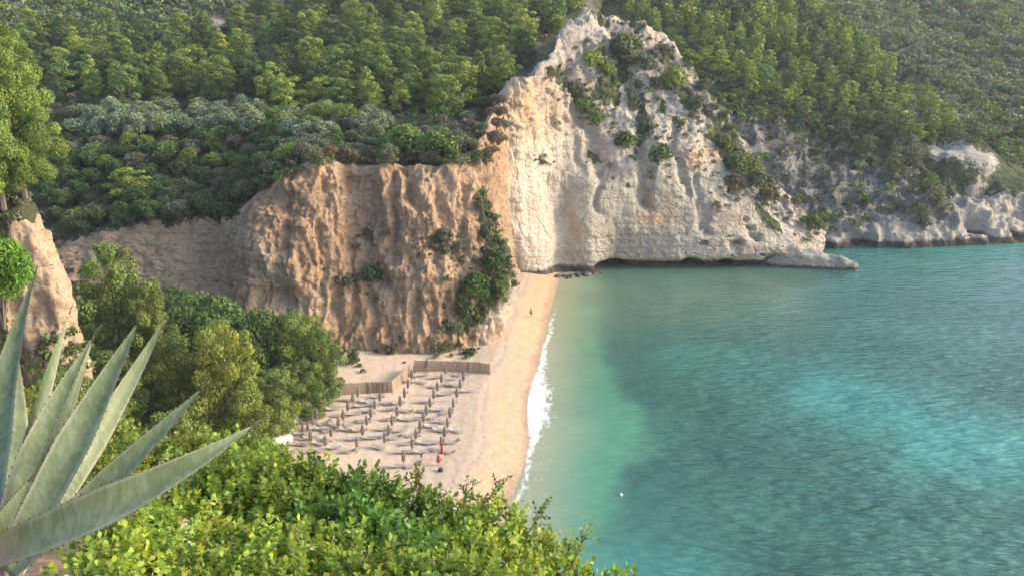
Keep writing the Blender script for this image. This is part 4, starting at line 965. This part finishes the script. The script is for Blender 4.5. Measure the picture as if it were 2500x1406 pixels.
# pale canvas roof and small white parasol under the pines
p = ground(622, 935); kx = empty('canvas_shelter', p, .25); tag(kx, 'white sloping canvas roof of a shelter glimpsed between the valley pines', 'shelter')
V = [(-2.2, -1.6, 2.6), (2.2, -1.6, 2.9), (2.2, 1.6, 3.5), (-2.2, 1.6, 3.2)]; V += [(a, b, c-.08) for a, b, c in V]
mesh_np('roof', V, [(0, 1, 2, 3), (7, 6, 5, 4), (0, 4, 5, 1), (1, 5, 6, 2), (2, 6, 7, 3), (3, 7, 4, 0)], M['tray'], kx)
for sx in (-2, 2):
    for sy, zt in ((-1.4, 2.6), (1.4, 3.15)): V, Fc = tube([(sx, sy, -1), (sx, sy, zt)], .05, 6); mesh_np('post', V, Fc, M['pole'], kx)
p = ground(728, 968); wp_ = empty('closed_white_parasol', p); tag(wp_, 'closed white parasol standing among the boulders under the pines', 'parasol')
mw = m_can.copy(); mw.data = m_can.data.copy(); mw.data.materials.clear(); mw.data.materials.append(M['tray'])
for s_ in (m_base, m_pole, mw):
    c = s_.copy(); C.objects.link(c); c.parent = wp_
    if s_ is mw: c.scale = (2, 2, 1)

# ------------------------------------------------------------ foreground bushes, leaf by leaf
def sprig(rng, n=11, L_=.15, ll=.052, lw=.018):
    """a twig with obovate leaves; returns leaf verts [n*4,3] and the twig line along +Z"""
    V = []
    for k in range(n):
        t = (k+1)/n; a = k*2.4+rng.uniform(-.4, .4); base = np.array([0, 0, L_*t])
        el = rng.uniform(.15, .9) if k < n-1 else 1.4
        d_ = np.array([math.cos(a)*math.cos(el), math.sin(a)*math.cos(el), math.sin(el)]); s_ = np.cross(d_, [0, 0, 1.]); s_ /= np.linalg.norm(s_)+1e-6; up = np.cross(s_, d_)
        l = ll*rng.uniform(.7, 1.2); w = lw*rng.uniform(.8, 1.25); f_ = rng.uniform(.1, .5)
        V += [base, base+d_*l*.58+s_*w+up*w*f_, base+d_*l+up*l*rng.uniform(-.15, .1), base+d_*l*.58-s_*w+up*w*f_, base+d_*l*.25+s_*w*.65+up*w*f_*.6, base+d_*l*.25-s_*w*.65+up*w*f_*.6]
    return np.array(V)
rs = R0(123)
SPR = [sprig(rs) for _ in range(10)]
def bush_fg(name, blobs, col, label, per=1.0, hue=.2, dens=1.0, ls=1.0, seed=1, cat='shrub', zflat=.85):
    r = R0(seed); Vs = []; Cs = []; TV, TF = [], []
    cen = np.mean([b[0] for b in blobs], axis=0); root = cen+np.array([0, 0, -.9])
    for (c, rad) in blobs:
        n = int(195*rad*rad/.09*dens); q = r.normal(size=(n, 3)); q /= np.linalg.norm(q, axis=1)[:, None]; q = q[q[:, 2] > -.35]
        bb = r.uniform(.85, 1.18); hh = r.uniform(-hue, hue)*.6
        tube([root, (root+c)/2+[0, 0, .05], c, c+np.array([0, 0, rad*.5])], [.022, .016, .009, .003], 5, TV, TF)
        for j, d0 in enumerate(q):
            lump = 1+.22*math.sin(d0[0]*5+seed)+.18*math.sin(d0[1]*6+d0[2]*7)
            pos = c+d0*rad*lump*r.uniform(.5, 1.05)*np.array([1, 1, zflat])
            dv = d0*.8+np.array([0, 0, .8])+r.normal(size=3)*.35; dv /= np.linalg.norm(dv)
            a = np.cross(dv, r.normal(size=3)); a /= np.linalg.norm(a); b = np.cross(dv, a)
            S = SPR[r.randint(10)]*ls*r.uniform(.75, 1.15); V = pos + S @ np.stack([a, b, dv]); Vs.append(V)
            tone = bb*r.uniform(.82, 1.18); k = len(V)//6
            lc = np.array([1+hh, 1, 1-hh])*tone*r.uniform(.72, 1.3, (k, 1)); yel = r.rand(k) < .10; lc[yel] *= [1.5, 1.15, .8]
            old = r.rand(k) < .008; lc[old] *= [1.8, .7, .5]; yel2 = r.rand(k) < .25; lc[yel2] *= [.45, .6, .6]
            Cs.append(np.repeat(lc, 6, 0))
            if j % 5 == 0: tube([pos-dv*.12, pos+dv*.14], [.003, .0015], 3, TV, TF)
    V = np.concatenate(Vs); k = np.arange(0, len(V), 6)[:, None]
    Fq = np.concatenate([k+np.array([[0, 5, 4, 0]])*1, ], 0)
    tri = np.concatenate([k+np.array([0, 5, 4]), k+np.array([5, 3, 4]), k+np.array([3, 1, 4]), k+np.array([3, 2, 1])], 0)
    e = empty(name, root); tag(e, label, cat)
    o = mesh_np('foliage', V-root, tri, M['leaf'], e, attrs=dict(leafcol=np.concatenate(Cs))); o.color = col+(1,)
    mesh_np('branches', np.array([tuple(x) for x in TV])-root, TF, M['twig'], e); return e
def blob(px, py, Y, rp):
    c = np.array(U(px, py+30, Y)); dep = Y*ct+(H-c[2])*st; return (c, rp/F*dep)
B_ = blob
bush_fg('shrub', [B_(560, 1175, 7.2, 95), B_(650, 1180, 7.2, 95), B_(735, 1195, 7.0, 95), B_(470, 1190, 7.1, 80), B_(600, 1260, 6.6, 90), B_(700, 1270, 6.5, 90)], (.225, .315, .045), 'leafy green bush in the foreground in front of the parasols, left half', seed=3)
bush_fg('shrub', [B_(840, 1215, 7.0, 90), B_(930, 1235, 6.8, 95), B_(1010, 1270, 6.6, 85), B_(800, 1290, 6.3, 90), B_(900, 1310, 6.2, 95), B_(1000, 1340, 6.0, 80)], (.155, .25, .04), 'deep green bush at the centre of the foreground, below the red-dressed person', seed=4)
bush_fg('shrub', [B_(1120, 1280, 6.7, 72), B_(1210, 1285, 6.6, 70), B_(1100, 1350, 6.2, 75), B_(1295, 1325, 6.4, 62), B_(1190, 1370, 6.0, 80), B_(1340, 1375, 6.2, 60), B_(1395, 1420, 6.0, 50), B_(1290, 1410, 5.8, 70)], (.30, .37, .055), 'yellow-green bush at the right end of the foreground thicket, against the sea', seed=5)
bush_fg('shrub', [B_(1440, 1445, 5.6, 46), B_(1530, 1425, 5.6, 26), B_(1380, 1460, 5.5, 60)], (.24, .33, .04), 'small leafy tuft at the bottom edge, rightmost of the foreground greenery', seed=6)
bush_fg('shrub', [B_(620, 1370, 5.6, 95), B_(730, 1380, 5.5, 95), B_(840, 1400, 5.4, 90), B_(520, 1375, 5.6, 85), B_(680, 1450, 5.1, 100), B_(560, 1450, 5.1, 90)], (.30, .37, .05), 'yellowish-green bush along the bottom edge, below the leafy green one', seed=7)
bush_fg('shrub', [B_(950, 1430, 5.2, 90), B_(1060, 1440, 5.2, 85), B_(1160, 1450, 5.2, 85), B_(1260, 1470, 5.1, 80), B_(870, 1470, 5.0, 80)], (.25, .335, .045), 'olive-green bush along the bottom edge right of the centre', seed=8)
bush_fg('shrub', [B_(280, 1330, 5.4, 85), B_(380, 1330, 5.6, 90), B_(330, 1420, 5.0, 95), B_(220, 1400, 4.9, 80), B_(450, 1410, 5.2, 85), B_(430, 1280, 6.0, 80)], (.32, .40, .06), 'yellow-green bush under the lowest agave leaf', seed=9)
bush_fg('shrub', [B_(330, 1120, 9.0, 80), B_(260, 1160, 8.6, 80), B_(400, 1120, 9.2, 70), B_(480, 1110, 9.4, 60), B_(200, 1220, 8.2, 70), B_(300, 1080, 9.6, 60)], (.24, .30, .05), 'sunlit bush seen between the upper and lower agave leaves', seed=10, dens=.8)
bush_fg('shrub', [B_(150, 1000, 11.5, 80), B_(240, 1010, 11.5, 60), B_(60, 1010, 11.0, 80), B_(100, 1090, 10.5, 90), B_(-20, 1000, 11, 70)], (.23, .28, .05), 'bush behind the upright agave leaves at the left', seed=11, dens=.7)
bush_fg('shrub', [B_(650, 1100, 10.5, 50), B_(590, 1105, 10.0, 55), B_(540, 1085, 10, 50)], (.22, .30, .04), 'small bush at the top left of the foreground thicket beside the valley pines', seed=12, dens=.8)
# sprigs sticking up out of the thicket
def spray(px, py, Y, tpx, tpy, label, seed, col):
    r = R0(seed); a = np.array(U(px, py, Y)); b = np.array(U(tpx, tpy, Y+.05)); e = empty('leafy_branch', a); tag(e, label, 'branch')
    Vs = []; Cs = []; TV, TF = tube([(0, 0, 0), (b-a)*.5+[.01, 0, .01], b-a], [.006, .004, .002], 5)
    for t in np.linspace(.35, 1, 9):
        p = (b-a)*t+r.normal(size=3)*.012; dv = (b-a)/np.linalg.norm(b-a)+r.normal(size=3)*.5; dv /= np.linalg.norm(dv); q = np.cross(dv, r.normal(size=3)); q /= np.linalg.norm(q)
        S = SPR[r.randint(10)]*.6; Vs.append(p + S @ np.stack([q, np.cross(dv, q), dv])); Cs.append(np.repeat(r.uniform(.7, 1.3, (len(S)//6, 1))*np.ones(3), 6, 0))
    V = np.concatenate(Vs); k = np.arange(0, len(V), 6)[:, None]; tri = np.concatenate([k+np.array([0, 5, 4]), k+np.array([5, 3, 4]), k+np.array([3, 1, 4]), k+np.array([3, 2, 1])], 0)
    o = mesh_np('foliage', V, tri, M['leaf'], e, attrs=dict(leafcol=np.concatenate(Cs))); o.color = col+(1,); mesh_np('twig', TV, TF, M['twig'], e)
spray(1150, 1270, 6.5, 1222, 1175, 'tallest leafy branch sticking up against the sand at the waterline', 1, (.10, .15, .03))
spray(1125, 1260, 6.6, 1140, 1180, 'short pale sprig just left of the tallest leafy branch', 2, (.14, .18, .05))
spray(1390, 1390, 6.0, 1432, 1300, 'thin sprig against the sea at the right end of the thicket', 3, (.2, .26, .08))
spray(1290, 1300, 6.4, 1328, 1238, 'leafy sprig against the shallow water right of the beach', 4, (.12, .17, .04))
spray(1030, 1250, 6.7, 1020, 1150, 'reddish-tipped sprig beside the deep green bush', 5, (.25, .15, .06))

# ------------------------------------------------------------ agave
def agave_mat():
    m, nt, b = newmat('agave skin'); b.inputs['Roughness'].default_value = .5; b.inputs['Specular IOR Level'].default_value = .35
    n = noise_node(nt, 6, (1, 1, .25), 5, .6); n2 = noise_node(nt, 60, (1, 1, .1), 3, .6)
    c = ramp(nt, n, [(.3, (.085, .115, .05)), (.52, (.135, .17, .078)), (.72, (.25, .28, .15))])
    c = mix(nt, ramp(nt, n2, [(.45, 0.), (.7, .25)]), c, (.36, .40, .32))
    c = mix(nt, attr(nt, 'margin'), c, (.50, .47, .36)); c = mix(nt, attr(nt, 'rust'), c, (.30, .11, .05))  # pale leaf margin, with the sunlit edge line painted into it
    L(nt, c, b.inputs['Base Color'])
    tr = N(nt, 'ShaderNodeBsdfTranslucent'); L(nt, mix(nt, 1., c, (.8, 1.2, .5), 'MULTIPLY'), tr.inputs[0]); ms = N(nt, 'ShaderNodeMixShader'); ms.inputs[0].default_value = .15
    L(nt, b.outputs[0], ms.inputs[1]); L(nt, tr.outputs[0], ms.inputs[2]); L(nt, ms.outputs[0], nt.nodes['Material Output'].inputs['Surface'])
    bump(nt, b, n2, .002); return m
M['agave'] = agave_mat(); M['spine'] = plain('dark horn', (.07, .045, .035), .5, .2, 30)
ag_root = np.array(U(-60, 1420, 2.3)); ag = empty('agave', ag_root); tag(ag, 'large grey-green agave with long toothed leaves cut off by the left edge', 'agave')
def ag_leaf(b, m_, t_, wpx, roll, rust=0., seed=0):
    b, m_, t_ = (np.array(U(*q)) for q in (b, m_, t_)); r = R0(seed); n = 60; mcr = 17
    ctrl = 2*m_-.5*(b+t_); w = wpx/F*np.linalg.norm(m_-[0, 0, H])/2*.66
    Vt = []; mg = []; ru = []; prevs = None; TV, TF = [], []
    for i in range(n+1):
        t = i/n; p = (1-t)**2*b+2*t*(1-t)*ctrl+t*t*t_; d_ = 2*(1-t)*(ctrl-b)+2*t*(t_-ctrl); d_ /= np.linalg.norm(d_)
        view = p-np.array([0, 0, H]); view /= np.linalg.norm(view); s_ = np.cross(d_, view); s_ /= np.linalg.norm(s_); nrm = np.cross(s_, d_)
        if np.dot(nrm, view) > 0: nrm = -nrm
        a = math.radians(roll*(1-.3*t)); s2 = s_*math.cos(a)+nrm*math.sin(a); n2 = -s_*math.sin(a)+nrm*math.cos(a)
        ww = w*(.72+.5*math.sin(min(1, t/.42)*math.pi/2)*.56)*(1 if t < .42 else max(.012, 1-((t-.42)/.58)**1.12)); th = (.030*(1-t)**1.3+.003)*w/.09
        cup = .42*ww
        for side in (0, 1):
            for k in range(mcr):
                q = -1+2*k/(mcr-1); q = q if side == 0 else -q; rise = cup*q*q*(1-.35*q*q)
                off = n2*(rise) - (n2*th*(1-q*q)**.7 if side else 0)
                Vt.append(p+s2*ww*q+off); mg.append(sstep(.84, .95, abs(q))*.9); ru.append(rust*float(np.clip(1-t/.2, 0, 1))+.35*float(t > .965))
        if 3 < i < n-4 and i % 2 == 0:
            for q in (-1, 1):
                e = p+s2*ww*q+n2*cup*.65; tp = e+s2*q*.006+d_*.004*r.uniform(-1, 1.4)+n2*.001; base = len(TV)
                TV += [e-d_*.003-s2*q*.001, e+d_*.003-s2*q*.001, tp, e-n2*.002]; TF += [(base, base+1, base+2), (base+1, base+3, base+2), (base+3, base, base+2)]
    k2 = 2*mcr; Fc = []
    for i in range(n):
        for k in range(k2): a0 = i*k2+k; a1 = i*k2+(k+1) % k2; Fc.append((a0, a1, a1+k2, a0+k2))
    Fc.append(tuple(range(k2-1, -1, -1))); Fc.append(tuple(n*k2+k for k in range(k2)))
    nb = len(Vt); nf = len(Fc); Fc += [tuple(nb+i_ for i_ in f_) for f_ in TF]; Vt = Vt+TV; mg += [.8]*len(TV); ru += [.5]*len(TV)
    o = mesh_np('leaf', np.array(Vt)-ag_root, Fc, M['agave'], ag, True, attrs=dict(margin=mg, rust=np.clip(ru, 0, 1)))
    o.data.materials.append(M['spine'])
    for pl in list(o.data.polygons)[nf:]: pl.material_index = 1
    e = t_-ag_root; V, Fs = tube([e-d_*.012, e+d_*.012, e+d_*.035], [.0028, .002, .0004], 6); mesh_np('tip_spine', V, Fs, M['spine'], o, True)
ag_leaf((-40, 1420, 2.35), (-5, 1020, 2.95), (88, 662, 3.2), 118, -28, 0, 1)
ag_leaf((-10, 1400, 2.35), (88, 1020, 2.8), (172, 758, 3.1), 80, 55, 0, 2)
ag_leaf((-10, 1420, 2.3), (105, 1070, 2.7), (236, 812, 2.95), 104, -12, 0, 3)
ag_leaf((0, 1420, 2.28), (135, 1080, 2.6), (226, 828, 2.85), 60, 30, 0, 4)
ag_leaf((0, 1420, 2.27), (208, 1030, 2.62), (338, 785, 2.8), 112, -18, 0, 5)
ag_leaf((20, 1410, 2.3), (262, 1020, 2.8), (407, 770, 3.0), 84, 25, 0, 6)
ag_leaf((20, 1400, 2.25), (310, 1130, 2.42), (495, 945, 2.55), 84, -20, 0, 7)
ag_leaf((-70, 1370, 2.1), (320, 1205, 2.15), (622, 1035, 2.35), 132, -6, .8, 8)
ag_leaf((-60, 1400, 2.15), (10, 1265, 2.2), (76, 1165, 2.25), 62, 30, .2, 9)
ag_leaf((-110, 1420, 2.4), (-75, 1000, 3.1), (-30, 640, 3.3), 150, 15, 0, 10)
ag_leaf((-20, 1420, 2.5), (30, 1080, 3.2), (30, 800, 3.5), 110, 20, 0, 11)
V, Fc = lathe([(.02, -.35), (.10, -.2), (.13, 0), (.09, .16), (.03, .2)], 14); mesh_np('stem', V, Fc, M['bark'], ag, True)

# ------------------------------------------------------------ sea air
m = bpy.data.materials.new('haze'); m.use_nodes = True; nt = m.node_tree; nt.nodes.clear()
out = nt.nodes.new('ShaderNodeOutputMaterial'); pv_ = nt.nodes.new('ShaderNodeVolumePrincipled')
pv_.inputs['Color'].default_value = (.9, .93, 1, 1); pv_.inputs['Density'].default_value = .00013; pv_.inputs['Anisotropy'].default_value = .2
nt.links.new(pv_.outputs[0], out.inputs['Volume'])
X0, X1, Y0, Y1, Z0, Z1 = -560, 560, -90, 640, -10, 112
V = [(x, y, z) for z in (Z0, Z1) for x, y in ((X0, Y0), (X1, Y0), (X1, Y1), (X0, Y1))]
hz_o = mesh_np('haze', V, [(3, 2, 1, 0), (4, 5, 6, 7), (0, 1, 5, 4), (1, 2, 6, 5), (2, 3, 7, 6), (3, 0, 4, 7)], m); tag(hz_o, 'thin pale sea haze filling the bay', 'haze', kind='stuff')
